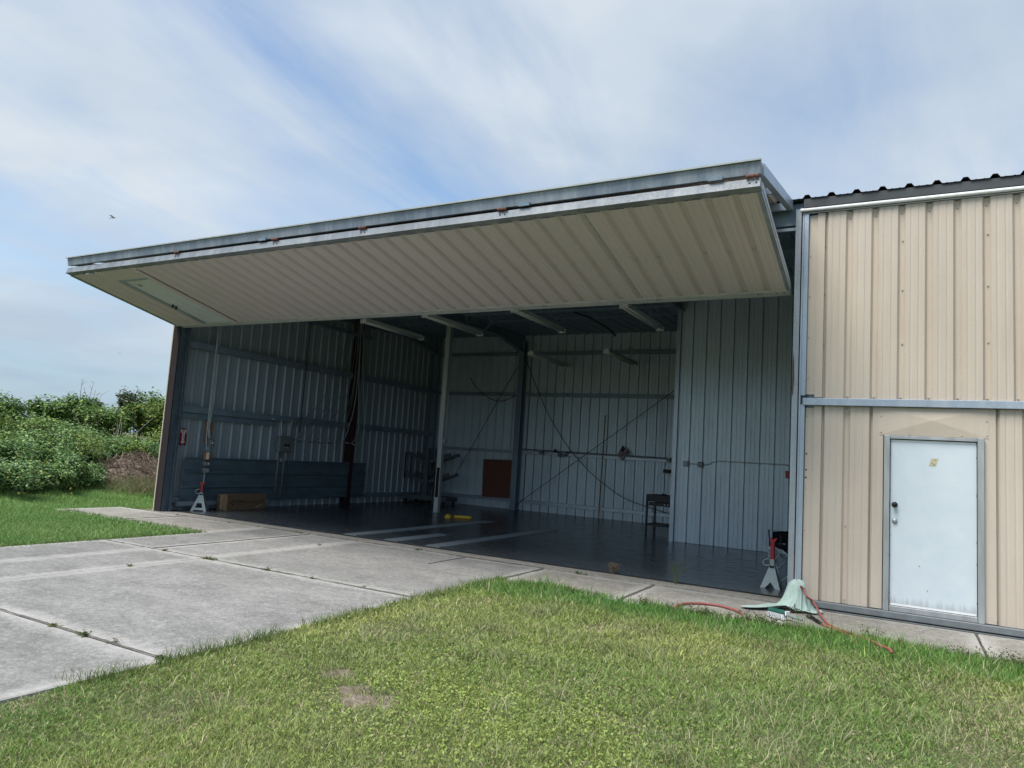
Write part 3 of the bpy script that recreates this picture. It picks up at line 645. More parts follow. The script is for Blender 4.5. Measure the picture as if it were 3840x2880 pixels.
mb = MB(); leafbox(mb, xd0-.15, xd1+.05, .16, LLEN-.09, -.040, -.030, LP0, lv, ln); mb.build('slit_blocker_sheet', 'galv_dark', lower)  # unseen sheet added to block sky light through the slit beside the inset door
mb = MB(); leafbox(mb, xd0+.26, xd0+.34, 1.90, 1.98, .0125, .0145, LP0, lv, ln); mb.build('sticker', 'grey_paint', lower)
for vv in (1.06, .98):
    mb = MB(); c = LP0+lv*vv+ln*.012; mb.lathe((xd0+.14, c.y, c.z), ln, [(.03, 0), (.03, .008), (.014, .012), (.013, .03), (.028, .045), (.02, .06)], 12); mb.build('knob', 'bolt_black', lower, True)
# hinges and bolts along the apex
hmb = []
for px_ in (2848, 1885, 1360, 1030, 660):
    t = at(px_, 655+(2848-px_)*.139, 1, -2.52); x = min(max(t.x, DX0+.1), DX1-.08)
    c = (LP0+lv*(LLEN+.012)-ln*.113)
    mb = MB()
    for q in range(3): mb.tube([(x-.07+q*.046, c.y-.012, c.z), (x-.07+q*.046+.040, c.y-.012, c.z)], .019, 8)
    mb.build('hinge', 'rust', lower)
    bm_ = MB(); e = LP0+lv*(LLEN+.001)-ln*.045
    for dx in (-.035, .035): bm_.lathe((x+dx, e.y, e.z), lv, [(.012, 0), (.010, .006)], 6)
    bm_.build('bolt_heads', 'bolt_black', lower, kind='stuff')
bm_ = MB()
for xx in (-12.4, -11.7, -9.4, -8.9, -8.2, -6.3, -5.9, -3.9, -3.85, -2.0, -1.95, -.55, -.50, -.30, -.2):
    c = LP0+lv*.105+ln*.0302; bm_.lathe((xx, c.y, c.z), ln, [(.011, 0), (.009, .006)], 6)
bm_.build('bolt_heads', 'bolt_black', lower, kind='stuff')
lower.rotation_euler = (0, -.0038, 0); lower.location = (0, 0, .028)
# upper leaf
mb = MB()
for x in (DX0, -8.9, -4.5, DX1-.06): leafbox(mb, x, x+.06, .09, ULEN, -.08, .0, UP0, uv, un)
leafbox(mb, DX0, DX1, ULEN-.08, ULEN, -.08, .02, UP0, uv, un); leafbox(mb, DX0+.07, DX1-.07, 1.2, 1.26, -.075, .0, UP0, uv, un)
upper = mb.build('upper_door_leaf', 'galv_trim', hangar, label='upper leaf of the raised bifold door')
upper.rotation_euler = (0, -.0038, 0); upper.location = (0, 0, .028)
mb = MB(); leafbox(mb, DX0, DX1, 0, .085, -.085, .058, UP0, uv, un, .004); mb.build('outer_beam', 'galv_beam', upper)
mb = MB(); leafbox(mb, DX0-.012, DX1+.004, -.030, .05, .060, .078, UP0, uv, un); mb.build('beam_flange', 'galv_rail', upper)
for x in (-7.7, -3.0, -.6):
    mb = MB(); leafbox(mb, x-.08, x+.08, -.03, -.002, -.10, -.06, UP0, uv, un); mb.build('latch_plate', 'galv_dark', upper)
mb = MB(); leafbox(mb, DX1-.03, DX1+.02, .10, ULEN-.02, -.085, .045, UP0, uv, un); mb.build('edge_channel', 'galv_trim', upper)
for k in range(14): sheet('door_panel', upper, (DX0+.02+k*W3, UP0.y+uv.y*.09+un.y*.030, UP0.z+uv.z*.09+un.z*.030), X, un, uv, 3, ULEN-.09, 'beige')

# ------------------------------------------------------------------ things inside the hangar
def at3(px, py, ax, val): return tuple(at(px, py, ax, val))
def catmull(pts, n=6):
    pts = [Vector(p) for p in pts]; out = []
    for i in range(len(pts)-1):
        p0, p1, p2, p3 = pts[max(i-1, 0)], pts[i], pts[i+1], pts[min(i+2, len(pts)-1)]
        for k in range(n):
            t = k/n; out.append(.5*((2*p1)+(p2-p0)*t+(2*p0-5*p1+4*p2-p3)*t*t+(3*p1-p0-3*p2+p3)*t**3))
    out.append(pts[-1]); return out
# liner sheets with horizontal ribs along the foot of the left wall
PL = .99/3
for k, (y0, y1) in enumerate(((.42, 3.55), (3.56, 6.62))):
    lo = bpy.data.objects.new('liner_panel', sheet_mesh(3, y1-y0, 'liner_blue', PL, .034)); COL.objects.link(lo); lo.parent = hangar
    lo.matrix_local = axes((XL+.20+.012*k, y0, .20), Z, X, Y)
MB().box((XL+.19, .42, 1.192), (XL+.235, 6.62, 1.2)).build('liner_cap', 'galv_dark', hangar)
MB().box((XL+.13, .35, .10), (XL+.24, 3.0, .198)).build('base_angle', 'galv_trim', hangar)

# strip lights
def strip_light(x, y, z, tilt, lab, grp, ln_=2.44):
    t = thing('strip_light', lab, 'light fixture', (x, y, z), 0, grp); t.rotation_euler = (tilt, 0, 0)
    MB().box((-.055, 0, -.03), (.055, ln_, .055), .006).build('housing', 'lamp_white', t)
    mb = MB(); mb.add([(-.085, .03, -.034), (-.03, .03, -.031), (-.03, ln_-.03, -.031), (-.085, ln_-.03, -.034), (.085, .03, -.034), (.03, .03, -.031), (.03, ln_-.03, -.031), (.085, ln_-.03, -.034),
        (-.085, .03, -.037), (-.03, .03, -.034), (-.03, ln_-.03, -.034), (-.085, ln_-.03, -.037), (.085, .03, -.037), (.03, .03, -.034), (.03, ln_-.03, -.034), (.085, ln_-.03, -.037)],
        [(0, 1, 2, 3), (8, 11, 10, 9), (0, 3, 11, 8), (0, 8, 9, 1), (3, 2, 10, 11), (5, 4, 7, 6), (13, 14, 15, 12), (4, 12, 15, 7), (4, 5, 13, 12), (7, 15, 14, 6)]); mb.build('reflector', 'lamp_white', t)
    for s in (-1, 1): MB().tube([(s*.062, .04, -.052), (s*.062, ln_-.04, -.052)], .019, 10).build('tube_lamp', 'off_white', t, True)
    for yy in (0, ln_): MB().box((-.095, yy-.022, -.085), (.095, yy+.022, .012), .006).build('end_cap', 'off_white', t)
    for yy in (.3, ln_-.3):
        zr = roof_z(y+yy)-z-.22; MB().tube([(0, yy, .05), (.01, yy, zr*.5), (0, yy, zr)], .004, 5).build('hanger_wire', 'steel_pale', t)
    cyc = [(.02, ln_*.75, .05)]+[(.03+.10*math.sin(a), ln_*.75+.05*math.sin(a*2), .25+.14*math.cos(a)) for a in np.linspace(math.pi, -2.6*math.pi, 16)]+[(0.0, ln_*.75, .5)]
    MB().tube(catmull(cyc, 2), .006, 5).build('cable_loop', 'pale_grey', t)
    return t
lg = 'strip lights hung over the front bay'
for x, y, w_ in ((-10.60, 3.35, 'first strip light out from the left wall in the front row'), (-8.50, 3.05, 'second strip light out from the left wall, above the free-standing post'), (-6.08, 2.95, 'third strip light out from the left wall in the front row'), (-3.66, 3.05, 'strip light of the front row nearest the wing wall')):
    strip_light(x, y, 4.83, 0, w_, lg)
for x, y, w_ in ((-7.98, 7.45, 'rear strip light hung beside the back wall column'), (-5.65, 7.30, 'rear strip light hung in the dim bay near the wing wall corner')): strip_light(x, y, 4.62, 0, w_, 'strip lights hung in the rear bay')

# free-standing galvanised post with chain and conduit
pp = at(1637, 1922, 2, 0)
post = thing('steel_post', 'tall galvanised steel post standing free in the hangar with a hanging chain', 'post', (-10.06, 6.38, 0))
MB().box((-.07, -.06, 0), (-.064, .06, 5.5)).box((.064, -.06, 0), (.07, .06, 5.5)).box((-.064, -.06, 0), (.064, -.054, 5.5)).build('shaft', 'galv_rail', post)
MB().box((-.11, -.10, .0), (.11, .10, .012)).build('base_plate', 'galv_dark', post)
mb = MB()
for k in range(22): mb.bar((-.10+.008*math.sin(k), -.085, .30+.042*k), (-.10+.008*math.sin(k+1), -.085, .335+.042*k), .014 if k % 2 else .030, .010)
mb.build('chain', 'bolt_black', post, kind='stuff')
MB().box((-.045, -.069, .42), (.05, -.061, 1.24)).build('lock_bar', 'dark_gap', post)
MB().box((.072, -.05, 1.93), (.15, .03, 2.05), .006).build('junction_box', 'pale_grey', post)
MB().tube([(.11, -.02, 2.05), (.125, -.02, 2.3), (.13, -.02, 5.4)], .014, 8).build('conduit', 'steel_pale', post, True)

# wheeled cantilever rack in the back corner
rk = thing('cantilever_rack', 'grey steel cantilever rack with slanted arms in the back corner', 'rack', (-11.95, 8.75, 0), math.radians(4))
def rb(a, b, w, h, name): MB().bar(a, b, w, h, bev=.004).build(name, 'rack_grey', rk)
for y in (0, .62):
    rb((-.20, y, .26), (-.20, y, 1.78), .14, .14, 'mast')
    for z in (.72, 1.36):
        rb((-.11, y, z-.02), (.62, y, z+.26), .075, .10, 'arm'); rb((-.29, y, z-.02), (-1.0, y, z+.24), .075, .10, 'arm')
rb((-1.0, 0, .19), (.62, 0, .19), .12, .14, 'base_beam'); rb((-1.0, .62, .19), (.62, .62, .19), .12, .14, 'base_beam')
rb((.55, .065, .19), (.55, .555, .19), .12, .135, 'base_beam'); rb((-.93, .065, .19), (-.93, .555, .19), .12, .135, 'base_beam')
rb((-.20, .075, 1.0), (-.20, .545, .5), .05, .05, 'brace'); rb((-.20, .075, .5), (-.20, .545, 1.0), .045, .045, 'brace')
for x in (-.9, .5):
    for y in (0, .62): MB().tube([(x-.02, y, .06), (x+.02, y, .06)], .06, 12).bar((x, y, .06), (x, y, .125), .03, .03).build('caster', 'bolt_black', rk)

# brown board against the back wall
t = thing('hardboard_sheet', 'brown hardboard sheet leaning on the back wall', 'board', (-10.17, YB-.20, .0))
MB().box((-.60, -.012, .335), (.60, .012, 1.55), .003, Matrix.Rotation(math.radians(-1.5), 4, 'Y')).build('sheet', 'brown_board', t)
# yellow pole on the back wall
t = at(2288, 1940, 1, YB-.14)
o = MB().bar((-6.72, YB-.145, .02), (-6.66, YB-.15, 3.10), .05, .02).build('yellow_strip', 'yellow_dull'); tag(o, 'narrow yellow strip standing upright against the back wall', 'strip')
# cables and braces on the back wall
def cable(name, pix, yv, r, mat, lab, cat, n=6, start=None):
    pts = [at(a, b, 1, yv+(.0 if start is None else start*k)) for k, (a, b) in enumerate(pix)]
    o = MB().tube(catmull(pts, n), r, 6).build(name, mat, None, True); tag(o, lab, cat); return o
cable('brace_rod', [(1934, 1893), (2234, 1677), (2534, 1461), (2570, 1436)], YB-.20, .010, 'black_cable', 'straight dark brace rod crossing the back wall diagonally', 'rod')
cable('brace_cable', [(1965, 1330), (1988, 1390), (2046, 1532), (2118, 1658), (2172, 1727), (2236, 1792), (2320, 1856), (2395, 1890), (2520, 1930)], YB-.22, .011, 'black_cable', 'dark cable sagging in a curve down the back wall to the floor corner', 'cable')
cable('brace_rod', [(1966, 1336), (1866, 1504), (1768, 1678), (1700, 1790)], YB-.20, .010, 'black_cable', 'dark brace rod slanting from the back column to the rack', 'rod')
cable('hanging_cable', [(1762, 1415), (1790, 1457), (1836, 1494), (1880, 1504), (1920, 1490), (1958, 1470)], YB-.20, .012, 'black_cable', 'loose dark cable drooping left of the back column', 'cable')
cable('air_hose', [(2080, 1150), (2160, 1172), (2230, 1200), (2290, 1240), (2308, 1260)], 6.5, .025, 'black_cable', 'thick dark hose looped under the hangar roof', 'hose')
cable('ceiling_cable', [(1836, 1165), (1832, 1190), (1846, 1210), (1832, 1222), (1818, 1240)], 5.0, .008, 'pale_grey', 'pale wire dangling from the roof between two strip lights', 'wire')
cable('ceiling_cable', [(1992, 1195), (1990, 1240), (2000, 1280), (2012, 1300)], 7.0, .008, 'pale_grey', 'pale wire dangling above the rear strip light', 'wire')
# back wall conduit and its boxes
c1 = MB().tube([(XP-.08, YB-.20, 1.90), (-9.40, YB-.20, 1.93)], .018, 8).build('wall_conduit', 'grey_paint', None, True); tag(c1, 'grey conduit running along the back wall girt', 'conduit')
for k, (a, b) in enumerate(((2030, 1695), (2098, 1706), (2120, 1707), (2507, 1725))):
    p = at(a, b, 1, YB-.21); bx = thing('outlet_box', ['grey outlet box beside the back wall column', 'grey outlet box near the middle of the back wall girt', 'small grey box next to the middle outlet box', 'pale four-hole outlet box at the right end of the back wall'][k], 'outlet', p)
    s = (.07, .06, .04, .06)[k]; MB().box((-s, -.04, -s), (s, .04, s), .008).build('box', 'pale_grey' if k == 3 else 'grey_paint', bx)
    for q in (-1, 1): MB().box((q*s*.45-.012, -.0445, -.02), (q*s*.45+.012, -.0405, .02)).build('socket', 'bolt_black', bx)
for k, (a, b, w) in enumerate(((2087, 1695, .10), (2130, 1697, .06))):
    p = at(a, b, 1, YB-.17); o = MB().prism([(-w, 0), (w*.8, 0), (w*.9, .03), (.0, .05), (-w*.2, .11 if k == 0 else .04)], axes((p.x, YB-.16, 1.885), X, Z, -Y), .08).build('tool_pouch', 'black_cloth'); tag(o, ['crumpled black pouch resting on the back wall girt', 'flat black case resting on the back wall girt'][k], 'pouch')
# little flag on a stick
p = at(2345, 1690, 1, YB-.16); fl = thing('small_flag', 'small striped flag on a stick tucked on the back wall girt', 'flag', p)
MB().tube([(.28, .02, -.18), (-.10, 0, .16)], .006, 6).build('stick', 'pale_grey', fl)
def flagmesh(u0, u1, v0, v1, mat, nm):
    mb = MB(); vs = []; fs = []; n = 6
    for i in range(n+1):
        for j in range(2):
            u = u0+(u1-u0)*i/n; v = v0+(v1-v0)*j; d = Vector((-.10, 0, .15)); e = Vector((.26, 0, -.23)).normalized(); g = Vector((-.42, 0, -1)).normalized()
            q = d+e*(v*.24)+g*(u*.34)+Y*(.02*math.sin(u*7+v*3)-.012); vs += [q, q+Y*.002]
    for i in range(n): a = i*4; fs += [(a, a+2, a+6, a+4), (a+1, a+5, a+7, a+3)]
    mb.add(vs, fs); mb.build(nm, mat, fl)
for k in range(9): flagmesh(0 if k > 4 else .42, 1, k/9, (k+1)/9, 'flag_red' if k % 2 == 0 else 'flag_white', 'stripe')
flagmesh(0, .42, 0, 5/9, 'flag_blue', 'canton')

# conduit, boxes on the wing back wall
o = MB().tube(catmull([(XP+.30, YP-.02, 1.77), (-2.72, YP-.02, 1.765), (-2.55, YP-.02, 1.77), (-2.36, YP-.02, 1.855), (-1.6, YP-.02, 1.86), (-.1, YP-.02, 1.87)], 5), .014, 8).build('wall_conduit', 'steel_pale', None, True); tag(o, 'thin conduit with a kink on the galvanised front wing wall', 'conduit')
for x, lab, m in ((XP+.27, 'pale square junction box at the free edge of the wing wall', 'pale_grey'), (-2.72, 'grey junction box where the wing wall conduit kinks', 'grey_paint')):
    bx = thing('junction_box', lab, 'junction box', (x, YP-.045, 1.76)); MB().box((-.06, -.035, -.06), (.06, .04, .06), .012).build('box', m, bx); MB().box((-.045, -.041, -.045), (.045, -.036, .045), .004).build('cover', m, bx)
bx = thing('alarm_box', 'small red box on the wing wall beside the right jamb', 'box', tuple(at(2962, 1780, 1, YP-.05))); MB().box((-.085, -.04, -.075), (.085, .05, .075), .01).build('box', 'red_paint', bx); MB().lathe((.02, -.04, 0), (0, -1, 0), [(.02, 0), (.016, .01)], 10).build('button', 'bolt_black', bx)
bx = thing('wall_bracket', 'dark bracket on the back wall next to the wing wall corner', 'bracket', tuple(at(2510, 1768, 1, YB-.2))); MB().box((-.18, -.02, -.05), (.2, .14, .05), .005).build('plate', 'bolt_black', bx); MB().box((-.02, -.02, -.14), (.2, .14, -.1), .005).build('lower_plate', 'white_box', bx)

# black utility cart behind the wing wall corner
c0 = at(2428, 2006, 2, 0)
ct = thing('utility_cart', 'black steel utility cart with tray top and drawer behind the wing wall', 'cart', (-4.22, 6.85, 0), math.radians(-4))
for x in (0, 1.0):
    for y in (0, .55): MB().bar((x, y, 0), (x, y, .96), .045, .045, bev=.003).build('leg', 'black_paint', ct)
MB().box((-.02, -.02, .80), (1.02, .57, .97), .006).build('tray', 'black_paint', ct); MB().box((.05, -.032, .705), (.97, .50, .795), .004).build('drawer', 'black_paint', ct)
for x in (.46, .54): MB().lathe((x, -.032, .75), (0, -1, 0), [(.016, 0), (.014, .014)], 10).build('drawer_knob', 'off_white', ct)
MB().box((.03, -.024, .795), (.22, -.0215, .803)).build('drawer_edge', 'white_box', ct)
MB().box((-.0, -.0, .22), (1.0, .55, .27), .004).build('shelf', 'black_paint', ct)
for x in (.30, .62): MB().box((x, .1, .972), (x+.12, .2, 1.0), .01).build('tray_clutter', 'black_cloth', ct)

# yellow chock and its wedge on the floor
o = MB().box((-.23, -.04, 0), (.23, .04, .075), .018, Matrix.Translation((-8.70, 5.60, .001)) @ Matrix.Rotation(math.radians(24), 4, 'Z')).build('yellow_bar', 'yellow_paint'); tag(o, 'yellow plastic bar lying on the dark hangar floor', 'bar')
o = MB().prism([(-.09, 0), (.09, 0), (.06, .075), (.0, .10), (-.06, .06)], axes((-9.00, 5.44, .001), X, Z, -Y), .1).build('yellow_wedge', 'yellow_paint'); tag(o, 'small yellow wedge beside the yellow bar on the hangar floor', 'wedge')

# ------------------------------------------------------------------ left wall: sign, switches, breaker panel, conduit fan
XS = XL+.018
sg0 = [at(a, b, 0, XS+.004) for a, b in ((681, 1606), (699, 1608), (691, 1669), (672, 1669))]
sy0, sy1 = (sg0[0].y+sg0[3].y)/2-.02, (sg0[1].y+sg0[2].y)/2+.03; sz0, sz1 = (sg0[2].z+sg0[3].z)/2, (sg0[0].z+sg0[1].z)/2
sg = thing('fire_sign', 'red fire extinguisher sign with white down arrow on the left wall', 'sign', (XS, (sy0+sy1)/2, (sz0+sz1)/2)); hw, hh = (sy1-sy0)/2, (sz1-sz0)/2
MB().box((0, -hw, -hh), (.004, hw, hh)).build('plate', 'sign_red', sg)
ar = [(-.86, .93), (-.45, .86), (0, .80), (.45, .86), (.86, .93), (.80, .50), (.40, .50), (.34, -.55), (.72, -.55), (0, -.90), (-.72, -.55), (-.34, -.55), (-.40, .50), (-.80, .50)]
MB().prism([(a*hw, b*hh) for a, b in ar], axes((.0045, 0, 0), Y, Z, X), .002).build('arrow', 'off_white', sg)
text_mesh('FIRE', hw*.62, 'print_black', 'lettering', sg, axes((.0072, 0, hh*.64), Y, Z, X), .95)
text_mesh('EXTINGUISHER', hw*.42, 'print_black', 'lettering', sg, axes((.0072, 0, -hh*.12), -Z, Y, X), 1.05)
# switch stack
ys = .97
sw = thing('switch_stack', 'column of conduit, switch boxes and outlet on the left wall near the entrance', 'switch box', (XL+.24, ys, 0))
mb = MB(); mb.tube([(0, 0, .20), (0, 0, .86)], .016, 8); mb.build('conduit', 'steel_pale', sw, True)
MB().tube(catmull([(0, 0, 1.36), (-.05, .0, 1.55), (-.06, -.01, 2.0), (-.05, .0, 4.2), (-.05, .02, 5.1)], 4), .013, 8).build('conduit', 'steel_pale', sw, True)
MB().tube(catmull([(-.02, .07, 1.62), (-.05, .04, 1.9), (-.05, .06, 2.25), (-.05, .05, 2.4)], 4), .012, 8).build('conduit', 'steel_pale', sw, True)
MB().tube(catmull([(-.02, .03, 1.62), (-.05, .02, 1.9), (-.05, .02, 2.6), (-.06, .03, 5.1)], 4), .011, 8).build('conduit', 'steel_pale', sw, True)
MB().box((-.14, .0, 1.55), (-.09, .16, 2.02)).build('backing_board', 'orange_wood', sw); MB().box((-.20, .05, .2), (-.15, .12, 1.3)).build('backing_board', 'galv_dark', sw)
MB().box((-.06, .03, 1.47), (.05, .15, 1.62), .01).build('switch_box', 'grey_paint', sw); MB().box((.05, .08, 1.525), (.065, .10, 1.56)).build('toggle', 'off_white', sw)
MB().box((-.05, -.07, 1.14), (.06, .11, 1.33), .01).build('door_control', 'orange_wood', sw); MB().box((.061, -.05, 1.16), (.072, .02, 1.32), .004).build('control_face', 'off_white', sw)
MB().box((-.05, -.04, 1.00), (.05, .10, 1.11), .01).build('switch_box', 'grey_paint', sw); MB().box((.05, .02, 1.04), (.062, .045, 1.075)).build('toggle', 'off_white', sw)
MB().box((-.05, -.05, .84), (.05, .09, .965), .01).build('outlet_box', 'grey_paint', sw); MB().lathe((.05, .03, .905), (1, 0, 0), [(.044, 0), (.042, .008), (.026, .009), (.024, .004)], 18).build('outlet_ring', 'steel_pale', sw)
# breaker panel with conduits
bp = thing('breaker_panel', 'grey electrical breaker panel mounted on the left wall', 'electrical panel', (XL+.20, 3.34, 1.61))
MB().box((-.06, -.23, -.21), (.06, .24, .21), .012).build('cabinet', 'grey_paint', bp); MB().box((.061, -.205, -.185), (.07, .215, .185), .004).build('cover', 'grey_paint', bp)
for y in (-.02, .07): MB().box((.071, y-.035, -.05), (.080, y+.035, .005)).build('breaker', 'bolt_black', bp)
MB().box((.071, -.02, -.085), (.074, .06, -.07)).build('label_plate', 'white_box', bp)
for y, z1 in ((-.13, .60), (.17, .62)): MB().tube(catmull([(0, y, .2), (0, y-.01, .42), (0, y-.09*(1 if y < 0 else -1)*.4, z1)], 4), .016, 8).build('conduit', 'steel_pale', bp, True)
for y in (-.18, .02): MB().tube([(.02, y, -.2), (.03, y, -.5), (.03, y-.02, -1.42)], .020, 8).build('conduit', 'grey_paint', bp, True)
MB().box((-.0, -.12, -.46), (.06, .02, -.36), .01).build('junction_box', 'pale_grey', bp)
MB().tube([(.05, -.55, .62), (.05, -.30, .62)], .014, 8).build('conduit', 'steel_pale', bp, True)
# fan of bent conduits from the rafter to the wall
FAN = [((1332, 1200), (1222, 1475), (1120, 1590), (1072, 1644)), ((1337, 1198), (1254, 1475), (1162, 1590), (1104, 1649)), ((1342, 1197), (1280, 1475), (1188, 1592), (1137, 1655)),
       ((1346, 1197), (1304, 1475), (1222, 1596), (1174, 1657)), ((1350, 1196), (1320, 1480), (1254, 1600), (1210, 1661)), ((1354, 1196), (1322, 1490), (1286, 1610), (1245, 1662)),
       ((1358, 1196), (1334, 1490), (1305, 1610), (1273, 1660)), ((1356, 1196), (1346, 1440), (1345, 1600), (1318, 1662)), ((1362, 1196), (1362, 1440), (1366, 1600), (1342, 1668))]
for k, (a, b, c, d) in enumerate(FAN):
    xp = XL+.24+.004*k; A, B, C_, D = [at(q[0], q[1], 0, xp) for q in (a, b, c, d)]
    A.z = min(A.z, 5.45)
    bend = Vector((C_.x, (C_.y*1.6+D.y)/2.6, (C_.z+D.z*2)/3))
    o = MB().tube(catmull([A, B, C_, bend, D, D+Vector((0, -.20, .0))], 6), .011, 7).tube([D+Vector((0, -.12, 0)), D+Vector((0, -.24, .002))], .019, 8).build('bent_conduit', 'grey_paint' if k < 6 else 'steel_pale', None, True)
    tag(o, 'thin bent conduit fanning down from the rafter to the left wall', 'conduit', 'fan of bent conduits on the left wall')
o = MB().tube([(XL+.22, 3.82, 1.95), (XL+.22, 3.86, 4.95)], .012, 6).build('wall_conduit', 'black_cable'); tag(o, 'thin dark vertical conduit on the left wall beside the conduit fan', 'conduit')
for yy in (8.75, 9.05):
    o = MB().box((XL+.05, yy, .75), (XL+.075, yy+.03, 1.6)).build('wall_batten', 'bolt_black'); tag(o, 'thin dark batten on the left wall beyond the liner', 'batten', 'battens on the left wall')

# cardboard box
bc = thing('cardboard_box', 'long brown cardboard box with printed leaf logo by the liner wall', 'box', (-12.66, 1.93, .001), math.radians(2))
mb = MB(); mb.box((-.16, -.60, 0), (.16, .60, .37), .006); mb.build('carton', 'cardboard', bc)
MB().box((.1605, -.60, .002), (.1625, -.585, .36)).build('tape', 'tape', bc); MB().box((-.05, -.6045, .02), (.02, -.601, .35)).build('tape', 'tape', bc)
FM = axes((.1625, 0, 0), Y, Z, X)
for (y, z, a, l) in ((-.44, .185, 0.45, .085), (-.475, .165, 1.35, .06), (-.435, .135, -.7, .075)):
    d = Vector((math.cos(a+.8), math.sin(a+.8))); q = Vector((-d.y, d.x)); pts = [Vector((y, z))+d*(t-.2)*l+q*s*.018*math.sin(math.pi*t) for s in (1,) for t in np.linspace(0, 1, 6)]+[Vector((y, z))+d*(t-.2)*l-q*.018*math.sin(math.pi*t) for t in np.linspace(.85, .15, 5)]
    MB().prism([tuple(p) for p in pts], axes((.1615, 0, 0), Y, Z, X), .0015).build('leaf_print', 'print_black', bc)
text_mesh('TOWER', .085, 'cardboard_print', 'lettering', bc, axes((.1635, -.24, .20), Y, Z, X), 1.0, .002)
text_mesh('GARDEN', .04, 'cardboard_print', 'lettering', bc, axes((.1635, -.24, .135), Y, Z, X), 1.2)
text_mesh('LED GROW LIGHTS', .075, 'cardboard_print', 'lettering', bc, axes((.1635, .22, .185), Y, Z, X), .95)
for k in range(9): MB().box((-.145, -.603, .06+.024*k+(.05 if k > 5 else 0)), (-.07+.03*R.random(), -.6005, .068+.024*k+(.05 if k > 5 else 0))).build('print_line', 'cardboard_print', bc)
mb = MB(); mb.add([(.163, .26, .055), (.175, .30, .04), (.172, .50, .10), (.163, .49, .125), (.168, .36, .10)], [(0, 1, 4), (1, 2, 4), (2, 3, 4), (3, 0, 4)]); mb.build('torn_flap', 'tape', bc)

# jack stands
def jack_stand(loc, rz, h, lab, sheetlike, w0=.17, d0=.15, fb=.58, fsl=.66):
    t = thing('jack_stand', lab, 'jack stand', loc, rz, 'jack stands'); bh = h*fb
    # four splayed faces: front and back plates with windows, side plates
    w1, d1 = .042, .04
    def plate(sgn):
        mb = MB(); th = .006
        def P(u, z, o=0.0): f = z/bh; return Vector((u*(w0+(w1-w0)*f), sgn*(d0+(d1-d0)*f)+o, z))
        if sheetlike: outer = [(-1, 0), (-.52, 0), (0, .30*bh), (.52, 0), (1, 0), (1, bh), (-1, bh)]; win = None
        else: outer = [(-1, 0), (-.66, 0), (-.60, .07*bh), (.60, .07*bh), (.66, 0), (1, 0), (1, bh), (-1, bh)]; win = [(-.55, .20*bh), (.55, .20*bh), (.42, .48*bh), (-.42, .48*bh)]
        if win:
            # window ring
            o8 = [(-1, 0), (-.66, 0), (-.60, .07*bh), (.60, .07*bh), (.66, 0), (1, 0), (1, bh), (-1, bh)]
            vs = [P(*q) for q in o8]+[P(*q) for q in win]; vs2 = [v+Vector((0, -sgn*th, 0)) for v in vs]; n = len(vs)
            fs = [(0, 1, 2, 8), (2, 3, 9, 8), (3, 4, 5, 9), (5, 6, 10, 9), (6, 7, 11, 10), (7, 0, 8, 11)]
            mb.add(vs+vs2, fs+[tuple(n+i for i in reversed(f)) for f in fs]+[(i, (i+1) % 8, n+(i+1) % 8, n+i) for i in range(8)]+[(8+i, 8+(i+1) % 4, n+8+(i+1) % 4, n+8+i) for i in range(4)])
        else:
            vs = [P(*q) for q in outer]; vs2 = [v+Vector((0, -sgn*th, 0)) for v in vs]; n = len(vs); fs = [(0, 1, 2, 6), (2, 3, 4, 5), (2, 5, 6)]
            mb.add(vs+vs2, fs+[tuple(n+i for i in reversed(f)) for f in fs]+[(i, (i+1) % n, n+(i+1) % n, n+i) for i in range(n)])
        mb.build('leg_plate', 'pale_grey', t)
    plate(1); plate(-1)
    for s in (-1, 1):
        mb = MB(); vs = [(s*w0, -d0*.96, 0), (s*w0, -d0*.5, 0), (s*(w0*.6+w1*.4), 0, .32*bh), (s*w0, d0*.5, 0), (s*w0, d0*.96, 0), (s*w1, d1*.96, bh), (s*w1, -d1*.96, bh)]
        vs2 = [(x-s*.005, y, z) for x, y, z in vs]; n = 7; fs = [(0, 1, 2, 6), (2, 3, 4, 5), (2, 5, 6)]
        mb.add(vs+vs2, fs+[tuple(n+i for i in reversed(f)) for f in fs]+[(i, (i+1) % n, n+(i+1) % n, n+i) for i in range(n)]); mb.build('side_plate', 'pale_grey', t)
    MB().box((-.036, -.036, bh*.92), (.036, .036, h*fsl), .006).build('sleeve', 'pale_grey', t)
    MB().box((-.027, -.027, bh*.8), (.027, .027, h*.94), .005).build('ratchet_column', 'red_paint', t)
    mb = MB(); mb.prism([(-.03, 0), (.03, 0), (.062, .055), (.045, .06), (.0, .035), (-.045, .06), (-.062, .055)], axes((0, .028, h*.93), X, Z, -Y), .056); mb.build('saddle', 'red_paint', t)
    MB().tube(catmull([(-.04, -.02, bh+.12), (-.10, -.03, bh+.10), (-.13, -.03, bh+.05), (-.10, -.03, bh+.02), (-.03, -.037, bh+.02)], 4), .010, 8).build('handle', 'pale_grey', t, True)
    MB().box((-.03, -.050, bh-.01), (.03, -.037, bh+.02)).build('pawl', 'bolt_black', t)
    return t
jack_stand((-12.72, .82, .001), math.radians(38), .63, 'white jack stand with red post beside the cardboard box', False)
jp = at(2893, 2206, 2, 0)
jack_stand((jp.x, 1.05, .001), math.radians(-6), .71, 'pale grey jack stand with red post beside the right jamb and camp chair', True, .14, .115, .42, .58)

